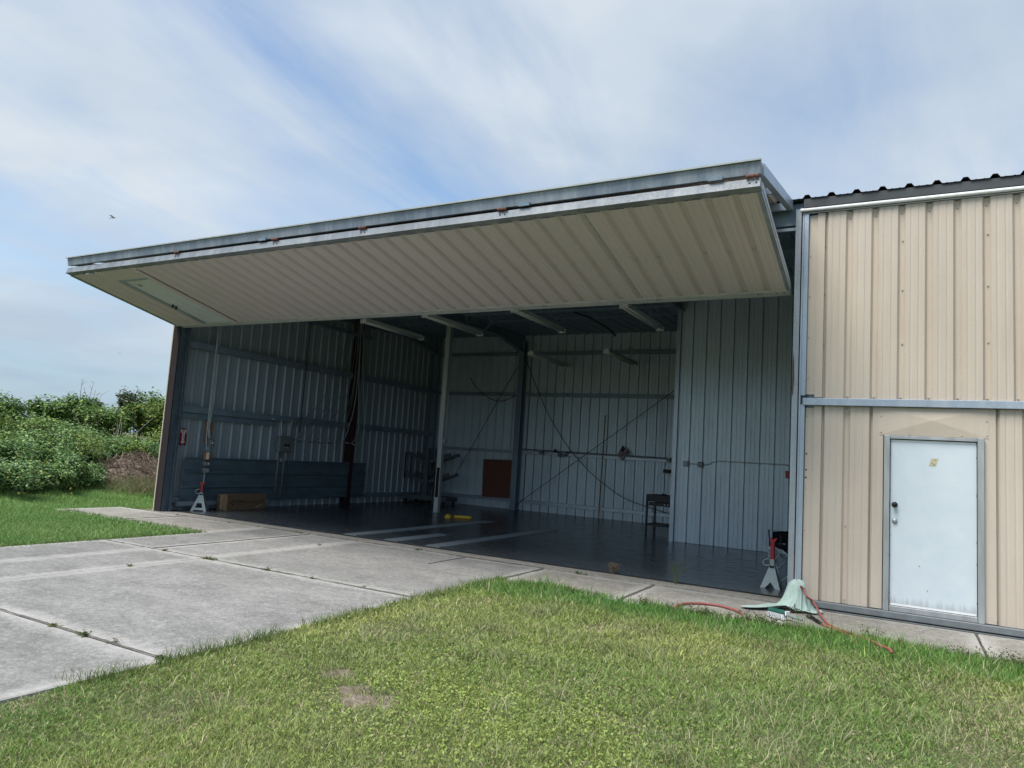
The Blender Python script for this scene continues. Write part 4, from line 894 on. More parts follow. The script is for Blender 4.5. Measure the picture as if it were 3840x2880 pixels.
# folding camp chair by the right jamb
ch = thing('camp_chair', 'black folding camp chair beside the right jamb', 'chair', (-.27, 2.05, .0), math.radians(-66))
ch.scale = (1.16, 1.16, 1.2)
def rod(a, b, nm='leg', r=.010, m='steel_pale'): MB().tube([a, b], r, 8).build(nm, m, ch, True)
for y in (-.24, .24):
    rod((-.28, y, .02), (.28, y, .44)); rod((.28, y, .02), (-.28, y, .44))
for x in (-.28, .28):
    rod((x, -.24, .02), (x, .24, .42)); rod((x, .24, .02), (x, -.24, .42))
for x in (-.28, .28): rod((x, .24, .42), (x+.0, .30, .92), 'back_post', .011, 'black_paint'); rod((x, -.24, .42), (x, -.26, .62), 'arm_post', .011, 'black_paint')
def fabric(fn, nm, nu=8, nv=8):
    mb = MB(); vs = []; fs = []
    for i in range(nu+1):
        for j in range(nv+1): q = Vector(fn(i/nu, j/nv)); vs += [q, q-Vector((0, 0, .006))]
    for i in range(nu):
        for j in range(nv): a = (i*(nv+1)+j)*2; b = a+2; c = a+2*(nv+1); d = c+2; fs += [(a, c, d, b), (a+1, b+1, d+1, c+1)]
    mb.add(vs, fs); mb.build(nm, 'black_cloth', ch, True)
fabric(lambda u, v: (-.29+.58*u, -.25+.50*v, .44-.10*math.sin(math.pi*u)*math.sin(math.pi*v)), 'seat')
fabric(lambda u, v: (-.29+.58*u, .25+.05*v+.05*math.sin(math.pi*u), .50+.43*v-.03*math.sin(math.pi*u)*v), 'backrest')
for s in (-1, 1): fabric(lambda u, v, s=s: (s*(.29+.05*(v-.5)), -.27+.54*u, .63+.03*u-.03*math.sin(math.pi*u)), 'armrest', 6, 2); fabric(lambda u, v, s=s: (s*.30, -.20+.22*u, .60-.16*v+.02*u), 'side_pouch', 4, 4)
lb = at(2953, 2078, 1, 1.5)
MB().box((-.30, -.256, .26), (-.12, -.250, .40)).build('care_label', 'paper', ch)
for k in range(4): MB().box((-.28, -.2585, .285+.022*k), (-.16+.02*R.random(), -.2565, .294+.022*k)).build('label_print', 'print_grey', ch)
MB().box((-.26, -.262, .405), (-.08, -.2545, .435)).build('red_tab', 'red_paint', ch)

# ------------------------------------------------------------------ hose, spigot, cloth, brush outside the right jamb
GZ = -.02
spg = thing('hose_spigot', 'short pipe with hose spigot standing by the right jamb under the cloth', 'spigot', (.06, -.26, GZ))
MB().tube([(0, 0, 0), (0, 0, .31)], .016, 10).build('standpipe', 'galv_dark', spg, True); MB().tube([(0, 0, .29), (.05, -.06, .285), (.09, -.10, .265)], .018, 10).build('tap', 'rust', spg, True)
def gp(a, b, z=GZ+.014): return at(a, b, 2, z)
h1 = [Vector((.15, -.36, .245)), Vector((.20, -.45, .17)), gp(3048, 2255, .10), gp(3075, 2300, .03), gp(3100, 2335), gp(3140, 2358), gp(3200, 2378, .01), gp(3262, 2402, .03), gp(3310, 2425, .045), gp(3335, 2435, .065), gp(3345, 2448, .05)]
o = MB().tube(catmull(h1, 6), .0135, 10).build('garden_hose', 'hose_red', None, True); tag(o, 'red rubber hose running from the spigot across the walkway into the grass', 'hose')
h2 = [gp(3088, 2340), gp(3125, 2355), gp(3185, 2382), gp(3245, 2405), gp(3290, 2425)]
h2 = [q+Vector((-.012, -.022, .0)) for q in h2]
o = MB().tube(catmull(h2, 6), .0135, 10).build('garden_hose', 'hose_red', None, True); tag(o, 'second red hose lying beside the first with a spray nozzle on it', 'hose')
h3 = [gp(2528, 2285, -.04), gp(2545, 2268), gp(2600, 2262), gp(2680, 2268), gp(2735, 2281), gp(2775, 2297), gp(2790, 2318, -.05)]
o = MB().tube(catmull(h3, 6), .0145, 10).build('garden_hose', 'hose_red', None, True); tag(o, 'arched piece of red hose coming out of the grass onto the walkway', 'hose')
nz = thing('spray_nozzle', 'black spray nozzle at the end of the red hose', 'nozzle', tuple(gp(3055, 2325)))
a, b = Vector((0, 0, .006)), gp(3088, 2340)-gp(3055, 2325)+Vector((-.012, -.022, .006))
MB().tube([a-(b-a)*.5, a, a+(b-a)*.4, b], [.012, .018, .022, .015], 10).build('grip', 'bolt_black', nz, True); MB().tube([a-(b-a)*.55, a-(b-a)*.9], [.018, .026], 10).build('head', 'debris', nz, True); MB().tube([a+Vector((.0, .0, .02)), a+Vector((-.05, .05, .035)), a+Vector((-.03, .10, .01))], .006, 6).build('trigger', 'bolt_black', nz)
# scrub brush on a pole
b0, b1 = gp(2888, 2300, .012), gp(2945, 2315, .012); dirb = (b1-b0).normalized(); e1 = gp(3008, 2330, .012)
br = thing('scrub_brush', 'green scrub brush with white bristles lying on the walkway', 'brush', tuple(b0)); ang = math.atan2(dirb.y, dirb.x); RZ = Matrix.Rotation(ang, 4, 'Z'); lb_ = (b1-b0).length
MB().box((-.01, -.04, .030), (lb_+.02, .035, .072), .010, RZ).build('block', 'brush_green', br)
mb = MB(); rr = random.Random(3)
for i in range(26):
    for j in range(7):
        x, y = lb_*i/25, -.036+.065*j/6; mb.bar(RZ @ Vector((x, y, .032)), RZ @ Vector((x+rr.uniform(-.012, .012)+(i-13)*.001, y-.022+rr.uniform(-.01, .01), -.026)), .005, .005)
mb.build('bristles', 'bristle', br, kind='stuff')
MB().box((lb_+.0215, -.040, .028), (lb_+.036, .035, .075), .003, RZ).build('ferrule', 'off_white', br)
MB().tube([RZ @ Vector((lb_+.03, 0, .045)), Vector(e1-b0)*.6+Vector((0, 0, .025)), Vector(e1-b0)+Vector((0, 0, .016))], .0155, 10).build('handle', 'brush_handle', br, True)
# sage cloth hung over the spigot, trailing out over the walkway
def cloth():
    top = Vector((.06, -.27, .335)); nu, nv = 96, 30; vs = []; fs = []
    tail_a = math.atan2(-.56, -.47)
    for j in range(nv+1):
        s = j/nv
        for i in range(nu):
            a = 2*math.pi*i/nu; da = (a-tail_a+math.pi) % (2*math.pi)-math.pi
            foot = .23+.03*math.sin(3*a+.6)+.50*math.exp(-(da/.33)**2)+.12*math.exp(-((a-5.7)/.5)**2)
            if s < .62: q = s/.62; r = .068*min(1, q*6)**.6+.035*q+.080*q**4+.03*math.sin(4*a+1)*q*q; z = .355-.012*(min(1, q*6)**3)-.335*q**1.3-.025*(1-min(1, q*4))**2*0
            else: q = (s-.62)/.38; r = .182+.03*math.sin(4*a+1)+(foot-.18)*q; z = .012+.0*q
            fold = (.034*(abs(math.sin(3.5*a+1.4*s+.4*math.sin(2*a)))**.7-.6)+.018*math.sin(11*a-1.3+3*s)+.007*math.sin(23*a))*min(1, s*1.5)**1.6
            r += fold; zz = z+(.016*math.sin(7*a+9*s)+.010*math.sin(17*s+3*a))*max(0, (s-.5))*1.6
            if s > .62: zz = max(zz, .004+.012*abs(math.sin(6*s*3.1+2*a)))
            # mouth of the drape left open to the front-left, lifted hem
            m_ = math.exp(-(((a-4.55+math.pi) % (2*math.pi)-math.pi)/.34)**2); zz += m_*max(0, s-.45)*.11
            if s > .62: r -= m_*(s-.62)*.12
            sh_ = s*s; vs.append((top.x+r*math.cos(a)*1.12-.05*sh_+.014*math.sin(8*s+a), top.y+r*math.sin(a)*.92-.07*sh_, GZ+max(zz+.012*math.sin(3*a+.5)*(1-s), .004)))
    vs.append((top.x, top.y, GZ+.357)); c = len(vs)-1
    for j in range(nv):
        for i in range(nu): fs.append((j*nu+i, j*nu+(i+1) % nu, (j+1)*nu+(i+1) % nu, (j+1)*nu+i))
    for i in range(nu): fs.append((c, (i+1) % nu, i))
    me = bpy.data.meshes.new('draped_cloth'); me.from_pydata(vs, [], fs); me.materials.append(M['cloth']); me.shade_smooth()
    o = bpy.data.objects.new('draped_cloth', me); COL.objects.link(o); so = o.modifiers.new('thick', 'SOLIDIFY'); so.thickness = .004
    tag(o, 'crumpled sage green cloth draped over the spigot', 'cloth')
cloth()
mb = MB()
for k in range(60):
    q = Vector((.05+rr.gauss(0, .07), -.55+rr.gauss(0, .05), GZ+.01+abs(rr.gauss(0, .025)))); d = Vector((rr.uniform(-1, 1), rr.uniform(-1, 1), rr.uniform(-.3, .5))).normalized()*.03; mb.bar(q-d, q+d, .012, .004)
o = mb.build('wet_leaves', 'debris'); tag(o, 'dark clump of wet leaves and rope under the cloth hem', 'leaf litter', None, 'stuff')

# ------------------------------------------------------------------ grass and plants
def mesh_np(name, V, F, Cc, mat, smooth=True):
    """V (n,3), F list of (m,k) index arrays, Cc (n,3) colours"""
    me = bpy.data.meshes.new(name); me.vertices.add(len(V)); me.vertices.foreach_set('co', V.astype(np.float32).ravel())
    li = np.concatenate([f.ravel() for f in F]); ls = np.concatenate([np.full(len(f), f.shape[1]) for f in F]); st = np.concatenate([[0], np.cumsum(ls)[:-1]])
    me.loops.add(len(li)); me.loops.foreach_set('vertex_index', li.astype(np.int32)); me.polygons.add(len(ls)); me.polygons.foreach_set('loop_start', st.astype(np.int32)); me.polygons.foreach_set('loop_total', ls.astype(np.int32))
    me.update(calc_edges=True)
    ca = me.color_attributes.new('Col', 'FLOAT_COLOR', 'POINT'); ca.data.foreach_set('color', np.concatenate([Cc, np.ones((len(Cc), 1))], 1).astype(np.float32).ravel())
    me.materials.append(M[mat]);
    if smooth: me.shade_smooth()
    me.validate(); return me
def blades(x, y, z, h, w, lean, az, col, curl=.5, tipcol=None):
    n = len(x); dx, dy = np.cos(az), np.sin(az); sx, sy = -dy, dx
    # face the blade roughly at random: side axis rotated
    ra = rng.uniform(0, math.pi, n); sx, sy = np.cos(ra), np.sin(ra)
    V = np.zeros((n, 5, 3)); hs = (0, .55, 1)
    for k, f in enumerate(hs):
        off = lean*h*(f**(1+curl)); cx = x+dx*off; cy = y+dy*off; cz = z+h*f*np.sqrt(np.maximum(.08, 1-(lean*f*.75)**2)); ww = w*(1, .72, 0)[k]
        if k < 2: V[:, 2*k] = np.stack([cx-sx*ww, cy-sy*ww, cz], -1); V[:, 2*k+1] = np.stack([cx+sx*ww, cy+sy*ww, cz], -1)
        else: V[:, 4] = np.stack([cx, cy, cz], -1)
    b = np.arange(n)*5; q = np.stack([b, b+1, b+3, b+2], -1); t = np.stack([b+2, b+3, b+4], -1)
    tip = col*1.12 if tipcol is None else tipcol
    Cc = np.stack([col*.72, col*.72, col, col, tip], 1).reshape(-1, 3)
    return V.reshape(-1, 3), q, t, Cc
def join_np(parts):
    V = []; Q = []; T = []; C_ = []; o = 0
    for v, q, t, c in parts: V.append(v); Q.append(q+o); T.append(t+o) if t is not None else None; C_.append(c); o += len(v)
    return np.concatenate(V), [np.concatenate(Q)]+([np.concatenate(T)] if T else []), np.concatenate(C_)
def in_view(x, y, z, mx=.34, my=.45):
    d = np.stack([x, y, z], -1)-np.array(CAM); zf = d @ np.array(FWD); u = (d @ np.array(RGT))/np.maximum(zf, .1); v = (d @ np.array(UP2))/np.maximum(zf, .1)
    return (zf > .6) & (np.abs(u) < .72+mx*4/np.maximum(zf, 2)) & (v > -.54-my*3/np.maximum(zf, 2))
def grass_mask(x, y):
    e = .10*(vnoise(x, y, .35, 21)-.45)+.10*(vnoise(x, y, 1.1, 22)-.45)
    fg = (x > -3.62+.02+e*.8) & (y < -1.50+e*1.1)
    # the turf creeps over the inner corner and along the walk edge
    fg |= (x > -3.3) & (y < -1.36+e*1.2) & (x < -1.5)
    lf = (x < -9.68+e) & (y < -1.50+e); lf |= (x < -14.25+e)
    return fg, lf
def lerp(a, b, t): return np.array(a)*(1-t)[:, None]+np.array(b)*t[:, None]
def sample_grass():
    parts = []
    # foreground turf
    n = 1150000; x = rng.uniform(-3.75, 3.6, n); y = rng.uniform(-8.9, -1.2, n); fg, _ = grass_mask(x, y); d = np.hypot(x-CAM.x, y-CAM.y)
    keep = fg & (rng.random(n) < np.clip((4.6/d)**1.15, 0, 1)) & in_view(x, y, np.full(n, -.03)); x, y, d = x[keep], y[keep], d[keep]
    clump = vnoise(x, y, .16, 31); patch = vnoise(x, y, .55, 32); big = vnoise(x, y, 1.6, 33); br_ = bare_mask(x, y)
    strip = sstep(-3.2, -1.7, y)                                    # uncut, lush strip next to the walkway
    keep = (rng.random(len(x)) < (.42+.9*clump*patch+.5*strip)*(1-.88*np.clip(br_*1.2, 0, 1))); x, y, d, clump, patch, big, strip = [q[keep] for q in (x, y, d, clump, patch, big, strip)]
    n = len(x); h = (.020+.030*clump*patch+.026*rng.random(n)**2)*(1+1.35*strip)*(1+.9*(rng.random(n) < .05)); w = (.0019+.0016*rng.random(n))*np.clip((d/4.6)**.8, .9, 2.4)
    lean = np.clip(.45+.75*rng.random(n)-.35*strip, .05, 1.25); az = rng.uniform(0, 6.283, n)
    yel = np.clip(.30+.8*(big-.35)*(1-.75*strip)-.25*strip+.3*rng.normal(0, 1, n)*.6, 0, 1)
    drift = vnoise(x, y, 2.3, 35); thin = np.clip((vnoise(x, y, .8, 36)*.7+vnoise(x, y, .25, 37)*.3-.52)*5, 0, 1)*(1-strip)
    kp = rng.random(n) > thin*.45; x, y, d, clump, patch, big, strip, h, w, lean, az, yel, drift, thin = [q[kp] for q in (x, y, d, clump, patch, big, strip, h, w, lean, az, yel, drift, thin)]; n = len(x)
    h = h*(1-.3*thin)*(.8+.5*drift); col = lerp((.140, .262, .058), (.44, .46, .16), np.clip(yel+.45*(drift-.45), 0, 1)); dry = rng.random(n) < (.05+.12*(1-strip)*patch+.30*thin); col[dry] = lerp((.36, .31, .18), (.48, .43, .28), rng.random(dry.sum()))
    lush = (strip > .5) & ~dry; col[lush] = col[lush]*np.array([.66, .86, .74]); col *= (.62+1.0*rng.random(n)**1.3)[:, None]
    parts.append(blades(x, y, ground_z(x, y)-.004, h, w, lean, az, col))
    # long arching tufts
    for _ in range(300):
        cx, cy = rng.uniform(-3.3, 2.9), rng.uniform(-7.6, -2.2)
        if not grass_mask(np.array([cx]), np.array([cy]))[0][0]: continue
        m = rng.integers(14, 70); a0 = rng.uniform(0, 6.28); rad = rng.uniform(.05, .22)
        tx = cx+rng.normal(0, rad, m); ty = cy+rng.normal(0, rad, m); dd = math.hypot(cx-CAM.x, cy-CAM.y); k = max(1, (dd/5)**.7)
        cc = lerp((.15, .22, .075), (.34, .36, .18), rng.random(m)); cc[rng.random(m) < .18] = (.50, .44, .28)
        parts.append(blades(tx, ty, ground_z(tx, ty), rng.uniform(.06, .17, m), rng.uniform(.0018, .003, m)*k, rng.uniform(.6, 1.3, m), a0+rng.normal(0, .9, m), cc, .9))
    # shaggy fringe along the apron edge and inner corner
    m = 9000; t = rng.random(m); ex = np.where(t < .62, -3.58+rng.normal(0, .07, m), rng.uniform(-3.6, 3.2, m)); ey = np.where(t < .62, rng.uniform(-8.4, -1.4, m), -1.53+rng.normal(0, .05, m))
    kk = vnoise(ex, ey, .3, 41) > .38; ex, ey = ex[kk], ey[kk]; m = len(ex); cc = lerp((.07, .14, .03), (.17, .23, .07), rng.random(m)); dr_ = rng.random(m) < .12; cc[dr_] = (.22, .17, .09)
    dd = np.hypot(ex-CAM.x, ey-CAM.y); ok = in_view(ex, ey, 0*ex)
    parts.append(blades(ex[ok], ey[ok], np.full(ok.sum(), -.05), rng.uniform(.05, .14, m)[ok], (rng.uniform(.0018, .003, m)*np.clip((dd/5)**.7, 1, 3))[ok], rng.uniform(.2, 1.1, m)[ok], rng.uniform(0, 6.28, m)[ok], cc[ok], .8))
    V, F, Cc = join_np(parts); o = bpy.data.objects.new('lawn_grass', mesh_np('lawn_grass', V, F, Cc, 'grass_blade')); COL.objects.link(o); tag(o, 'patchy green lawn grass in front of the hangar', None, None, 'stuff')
    # left lawn
    parts = []; n = 420000; x = rng.uniform(-21, -9.5, n); y = rng.uniform(-7.5, 9, n); _, lf = grass_mask(x, y); ok = lf & in_view(x, y, 0*x, 1.0) & ~((x > -13.4) & (y > -.1)); x, y = x[ok], y[ok]; d = np.hypot(x-CAM.x, y-CAM.y)
    k = rng.random(len(x)) < np.clip((11/d)**1.0, 0, 1); x, y, d = x[k], y[k], d[k]; n = len(x); g = sstep(-14.5, -17, x+.3*(y-1))
    h = (.045+.045*rng.random(n))*(1+2.2*g*vnoise(x, y, .5, 51)); w = (.0030+.002*rng.random(n))*(d/11)**.6
    col = lerp((.140, .300, .075), (.26, .41, .13), vnoise(x, y, .8, 52)*.7+.3*rng.random(n)); dr_ = rng.random(n) < .03; col[dr_] = (.24, .22, .10); col *= (.85+.3*rng.random(n))[:, None]
    parts.append(blades(x, y, ground_z(x, y)-.004, h, w, rng.uniform(.2, .9, n), rng.uniform(0, 6.28, n), col))
    m = 2600; ex = np.concatenate([rng.normal(-9.70, .07, m//2), rng.uniform(-14, -9.7, m-m//2)]); ey = np.concatenate([rng.uniform(-6.5, -1.4, m//2), rng.normal(-1.5, .06, m-m//2)])
    parts.append(blades(ex, ey, np.full(m, -.06), rng.uniform(.05, .12, m), np.full(m, .006), rng.uniform(.2, 1, m), rng.uniform(0, 6.28, m), lerp((.08, .17, .04), (.18, .27, .08), rng.random(m))))
    V, F, Cc = join_np(parts); o = bpy.data.objects.new('side_lawn_grass', mesh_np('side_lawn_grass', V, F, Cc, 'grass_blade')); COL.objects.link(o); tag(o, 'bright mown grass between the apron and the thicket', None, None, 'stuff')
sample_grass()
def leafcloud(P, N_, size, col, elong=1.7, fold=.25):
    """P (n,3) centres, N_ (n,3) facing; folded rhombic leaves"""
    n = len(P); N_ = N_/np.linalg.norm(N_, axis=1, keepdims=True); r = rng.normal(0, 1, (n, 3)); u = np.cross(N_, r); u /= np.linalg.norm(u, axis=1, keepdims=True)+1e-9; v = np.cross(N_, u); s = size[:, None]
    a = P-u*s*elong*.5; c = P+u*s*elong*.5; b = P+v*s*.5+N_*s*fold*.5; d = P-v*s*.5+N_*s*fold*.5
    V = np.stack([a, b, c, d], 1).reshape(-1, 3); i = np.arange(n)*4; T = np.concatenate([np.stack([i, i+1, i+2], -1), np.stack([i, i+2, i+3], -1)])
    return V, T, np.repeat(col, 4, 0)
def broadleaf():
    n = 190000; x = rng.uniform(-3.5, 3.0, n); y = rng.uniform(-7.8, -1.9, n); d = np.hypot(x-CAM.x, y-CAM.y)
    m = .9*np.exp(-(((x+1.0)/1.3)**2+((y+6.0)/.85)**2))+.45*np.exp(-(((x+1.6)/1.0)**2+((y+4.9)/.7)**2))+.03+.12*np.clip(vnoise(x, y, 1.2, 64)*3-1.6, 0, 1)
    nz_ = vnoise(x, y, .22, 61)*.6+vnoise(x, y, .7, 62)*.6; fg, _ = grass_mask(x, y); k = fg & (rng.random(n) < m*nz_*np.clip(5/d, 0, 1)) & (bare_mask(x, y) < .35) & in_view(x, y, 0*x) & (y < -2.2+.5*vnoise(x, y, .6, 65)); x, y, d = x[k], y[k], d[k]; n = len(x)
    P = np.stack([x, y, ground_z(x, y)+rng.uniform(.006, .042, n)], -1); N_ = np.stack([rng.normal(0, .65, n), rng.normal(0, .65, n), np.ones(n)], -1)
    patch = np.exp(-(((x+1.0)/1.3)**2+((y+6.0)/.85)**2)); t = np.clip(vnoise(x, y, .4, 63)*.6+.35*rng.random(n)-.15+.45*patch, 0, 1)
    col = lerp((.10, .19, .045), (.36, .44, .10), t); th = rng.random(n) < .10*(1-patch); col[th] = lerp((.30, .25, .15), (.42, .37, .25), rng.random(th.sum()))
    V, T, Cc = leafcloud(P, N_, rng.uniform(.007, .019, n)*np.clip((d/5)**.5, .9, 1.5), col, 1.5); o = bpy.data.objects.new('ground_cover', mesh_np('ground_cover', V, [T], Cc, 'leaf', False)); COL.objects.link(o); tag(o, 'small yellow-green broad leaves growing through the lawn', None, None, 'stuff')
broadleaf()

def bush(name, label, cat, group, c, rad, n, leaf, cols, seed, lobes=9, trunk=None, open_=0.0, droop=0.0, hshape=1.0):
    global rng
    keep = rng; rng = np.random.default_rng(seed)
    c = np.array(c, float); rad = np.array(rad, float)
    t = thing(name, label, cat, (c[0], c[1], c[2]), 0, group)
    base = rad[2]*(.15 if trunk is None else .0)
    # lobes spread through the crown volume
    L_ = []
    for _ in range(lobes):
        a = rng.uniform(0, 6.28); rr_ = math.sqrt(rng.random())*.72; zz = rng.uniform(-.35, .85)*(1-.35*rr_)
        L_.append((np.array([math.cos(a)*rr_*rad[0], math.sin(a)*rr_*rad[1], zz*rad[2]*.62]), rng.uniform(.20, .52)))
    L_.append((np.zeros(3), .55)); k = rng.integers(0, len(L_), n); lc = np.array([l[0] for l in L_])[k]; lr = np.array([l[1] for l in L_])[k]
    d = rng.normal(0, 1, (n, 3)); d /= np.linalg.norm(d, axis=1, keepdims=True); r = rng.random(n)**(1/2.4); out_ = rng.random(n) < .07; r[out_] *= rng.uniform(1.02, 1.18, out_.sum())
    bumpy = .68+.58*vnoise(d[:, 0]*3+k, d[:, 1]*3+d[:, 2]*2, .6, seed % 50)
    off = d*(r*lr*bumpy)[:, None]*rad; P = lc+off; P[:, 2] += rad[2]*(.62 if trunk is None else .62)
    P[:, 2] = np.maximum(P[:, 2], .02+.10*rng.random(n)) if trunk is None else P[:, 2]
    if trunk is not None: P[:, 2] += trunk*.55
    if open_:
        g = vnoise(P[:, 0]*1.0+P[:, 2]*.7, P[:, 1]*1.0-P[:, 2]*.5, .42, seed % 37); m = g > open_; P, d, r, k = P[m], d[m], r[m], k[m]; n = len(P)
    N_ = d*.55+rng.normal(0, .45, (n, 3))+np.array([0, 0, .75]); lob = np.random.default_rng(seed+5).uniform(0, 1, len(L_))[k]
    tone = np.clip(.45*lob+.55*rng.random(n), 0, 1); col = lerp(cols[0], cols[1], tone); col *= (.55+.9*rng.random(n))[:, None]; sp = rng.random(n) < .06; col[sp] = np.array(cols[1])*np.array([1.5, 1.25, .9])
    V, T, Cc = leafcloud(P, N_, rng.uniform(.6, 1.25, n)*leaf, col, 1.6, .3)
    o = bpy.data.objects.new('crown' if trunk is not None else 'foliage', mesh_np('foliage', V, [T], Cc, 'leaf', False)); COL.objects.link(o); o.parent = t
    rr2 = random.Random(seed)
    def limb(a, b, r0, r1, par): 
        mid = (Vector(a)+Vector(b))/2+Vector((rr2.uniform(-.1, .1), rr2.uniform(-.1, .1), rr2.uniform(-.05, .1)))*(Vector(b)-Vector(a)).length; return catmull([a, mid, b], 4), [r0+(r1-r0)*q/8 for q in range(9)]
    st = MB(); tops = [Vector(l[0])+Vector((0, 0, rad[2]*.62+(trunk*.55 if trunk else 0))) for l in L_]
    if trunk is None:
        for q in tops[:6]: p_, r_ = limb((rr2.uniform(-.08, .08), rr2.uniform(-.08, .08), -.05), q*.9, .022, .006, None); st.tube(p_, r_, 5)
        st.build('stem', 'bark', t, True)
    else:
        f = Vector((rr2.uniform(-.15, .15), rr2.uniform(-.15, .15), trunk*.7)); p_, r_ = limb((0, 0, -.1), f, .07, .05, None); st.tube(p_, r_, 7)
        for q in tops[:8]: p_, r_ = limb(f, q, .04, .008, None); st.tube(p_, r_, 5)
        st.build('trunk', 'bark', t, True)
    rng = keep; return t
def gz(x, y): return float(ground_z(np.array([x]), np.array([y]))[0])
GA, GB = (.050, .115, .028), (.175, .285, .070); SA, SB = (.075, .165, .055), (.255, .385, .140); LA, LB = (.075, .150, .026), (.22, .30, .065)
def veg(px, py, xw, label, name, cat, group, rad, n, leaf, cols, seed, **kw):
    """px: photo column of the plant's centre; xw: how far left of the hangar it stands"""
    p = at(px, py, 0, xw); z = gz(xw, p.y); return bush(name, label, cat, group, (xw, p.y, z-.02), rad, n, leaf, cols, seed, **kw)
sh = 'leafy shrubs of the thicket beside the hangar'; lbl = 'dense leafy shrub in the green thicket left of the hangar'
FR = [(-40, -17.2, .9, .55), (60, -17.0, 1.0, .62), (150, -17.4, .9, .5), (235, -17.6, 1.05, .72), (330, -18.2, .8, .55), (20, -18.6, 1.2, .9), (140, -18.9, 1.1, .8), (640, -18.6, .7, .5)]
for k, (px_, xw, r_, h_) in enumerate(FR): veg(px_, 1800, xw, 'low spreading shrub at the edge of the mown grass', 'low_shrub', 'shrub', 'low shrubs along the lawn edge', (r_, r_, h_), 6200, .050, (SA, SB), 100+k, open_=.26)
MID = [(-60, -20.0, 1.2, .80), (40, -20.2, 1.2, .82), (150, -20.6, 1.3, .85), (265, -20.4, 1.25, .85), (345, -20.9, 1.1, .75), (445, -21.4, 1.1, .72), (520, -21.2, 1.0, .72), (590, -21.5, 1.1, .78), (210, -21.6, 1.2, .98), (90, -21.8, 1.3, .98), (-20, -22.0, 1.3, .95), (400, -22.3, 1.1, .85), (560, -22.6, 1.2, .95), (640, -22.4, 1.1, .95)]
for k, (px_, xw, r_, h_) in enumerate(MID): veg(px_, 1650, xw, lbl, 'shrub', 'shrub', sh, (r_, r_, h_), 7600, .056, (SA, SB) if k % 3 else (LA, LB), 200+k, open_=.24)
TR = [(40, -25.5, 1.5, 1.15, .8, (GA, GB), 0.0, 'broad dark green tree with dense rounded crown above the thicket'), (-70, -26, 1.5, 1.2, .8, (GA, GB), .2, 'dark green tree at the outer end of the thicket'), (190, -26.5, 1.0, 1.0, 1.5, (GA, GB), .36, 'thin open-crowned tree next to the dense rounded tree'), (290, -27, 1.3, 1.1, 1.6, (GA, GB), .36, 'wispy spreading tree with bare twigs above its crown'),
      (465, -26, 1.05, 1.1, 1.9, ((.030, .055, .026), (.085, .115, .055)), .36, 'dark sparse tree with a slim visible trunk'), (570, -24.5, 1.2, 1.35, 1.35, (LA, LB), .2, 'yellow-green leafy tree beside the hangar corner'), (530, -26.5, 1.2, 1.3, 1.6, (GA, GB), .3, 'mid green tree between the sparse tree and the hangar'), (655, -24, 1.3, 1.35, 1.2, (LA, LB), .15, 'yellow-green tree hidden behind the hangar corner'),
      (130, -25, 1.3, .8, .5, (GA, GB), .1, 'low dark green tree under the open-crowned tree'), (370, -25.5, 1.4, 1.1, .9, (GA, GB), .1, 'low dark green tree under the wispy tree')]
for k, (px_, xw, r_, h_, tk, cols, op, lab) in enumerate(TR): veg(px_, 1550, xw, lab, 'tree', 'tree', 'trees above the thicket', (r_, r_, h_), 7200, .078, cols, 300+k, trunk=tk, open_=op, lobes=12)
# more thicket continuing out of frame to the left
for k in range(5): bush('shrub', lbl, 'shrub', sh, (-20.5-1.2*(k % 2), -2.6-1.9*k, gz(-20.5, -2.6-1.9*k)), (1.4, 1.4, 1.3), 2200, .09, (SA, SB), 400+k)
# bare twigs
def twigs(px_, py_, xw, h, n, lab, seed, spread=.5, mat='twig_grey', nm='bare_branch'):
    rr_ = random.Random(seed); p = at(px_, py_, 0, xw); t = MB(); z0 = gz(xw, p.y)
    for k in range(n):
        a = Vector((rr_.uniform(-.1, .1), rr_.uniform(-.15, .15), 0)); b = a+Vector((rr_.uniform(-spread, spread), rr_.uniform(-spread, spread), h*rr_.uniform(.6, 1))); m_ = (a+b)/2+Vector((rr_.uniform(-.2, .2), rr_.uniform(-.2, .2), rr_.uniform(-.1, .2)))
        cv = catmull([a, m_, b], 4); t.tube(cv, [.018*(1-q/9)+.004 for q in range(9)], 5)
        for j in range(4):
            q = cv[rr_.randint(3, 8)]; e = q+Vector((rr_.uniform(-.3, .3), rr_.uniform(-.3, .3), rr_.uniform(.05, .35))); t.tube([q, (q+e)/2+Vector((0, 0, .03)), e], [.007, .005, .003], 4)
    o = t.build(nm, mat); o.location = (xw, p.y, z0 if py_ > 1600 else p.z-h*.4); tag(o, lab, 'branch'); return o
twigs(420, 1640, -23.5, 1.9, 9, 'tangle of bare grey branches among the shrubs', 5, 1.1); twigs(320, 1650, -26.6, 3.1, 9, 'bare twigs rising above the wispy tree', 6, .5); twigs(500, 1640, -24.2, 2.2, 4, 'pale crooked stem beside the yellow-green tree', 8, .4)
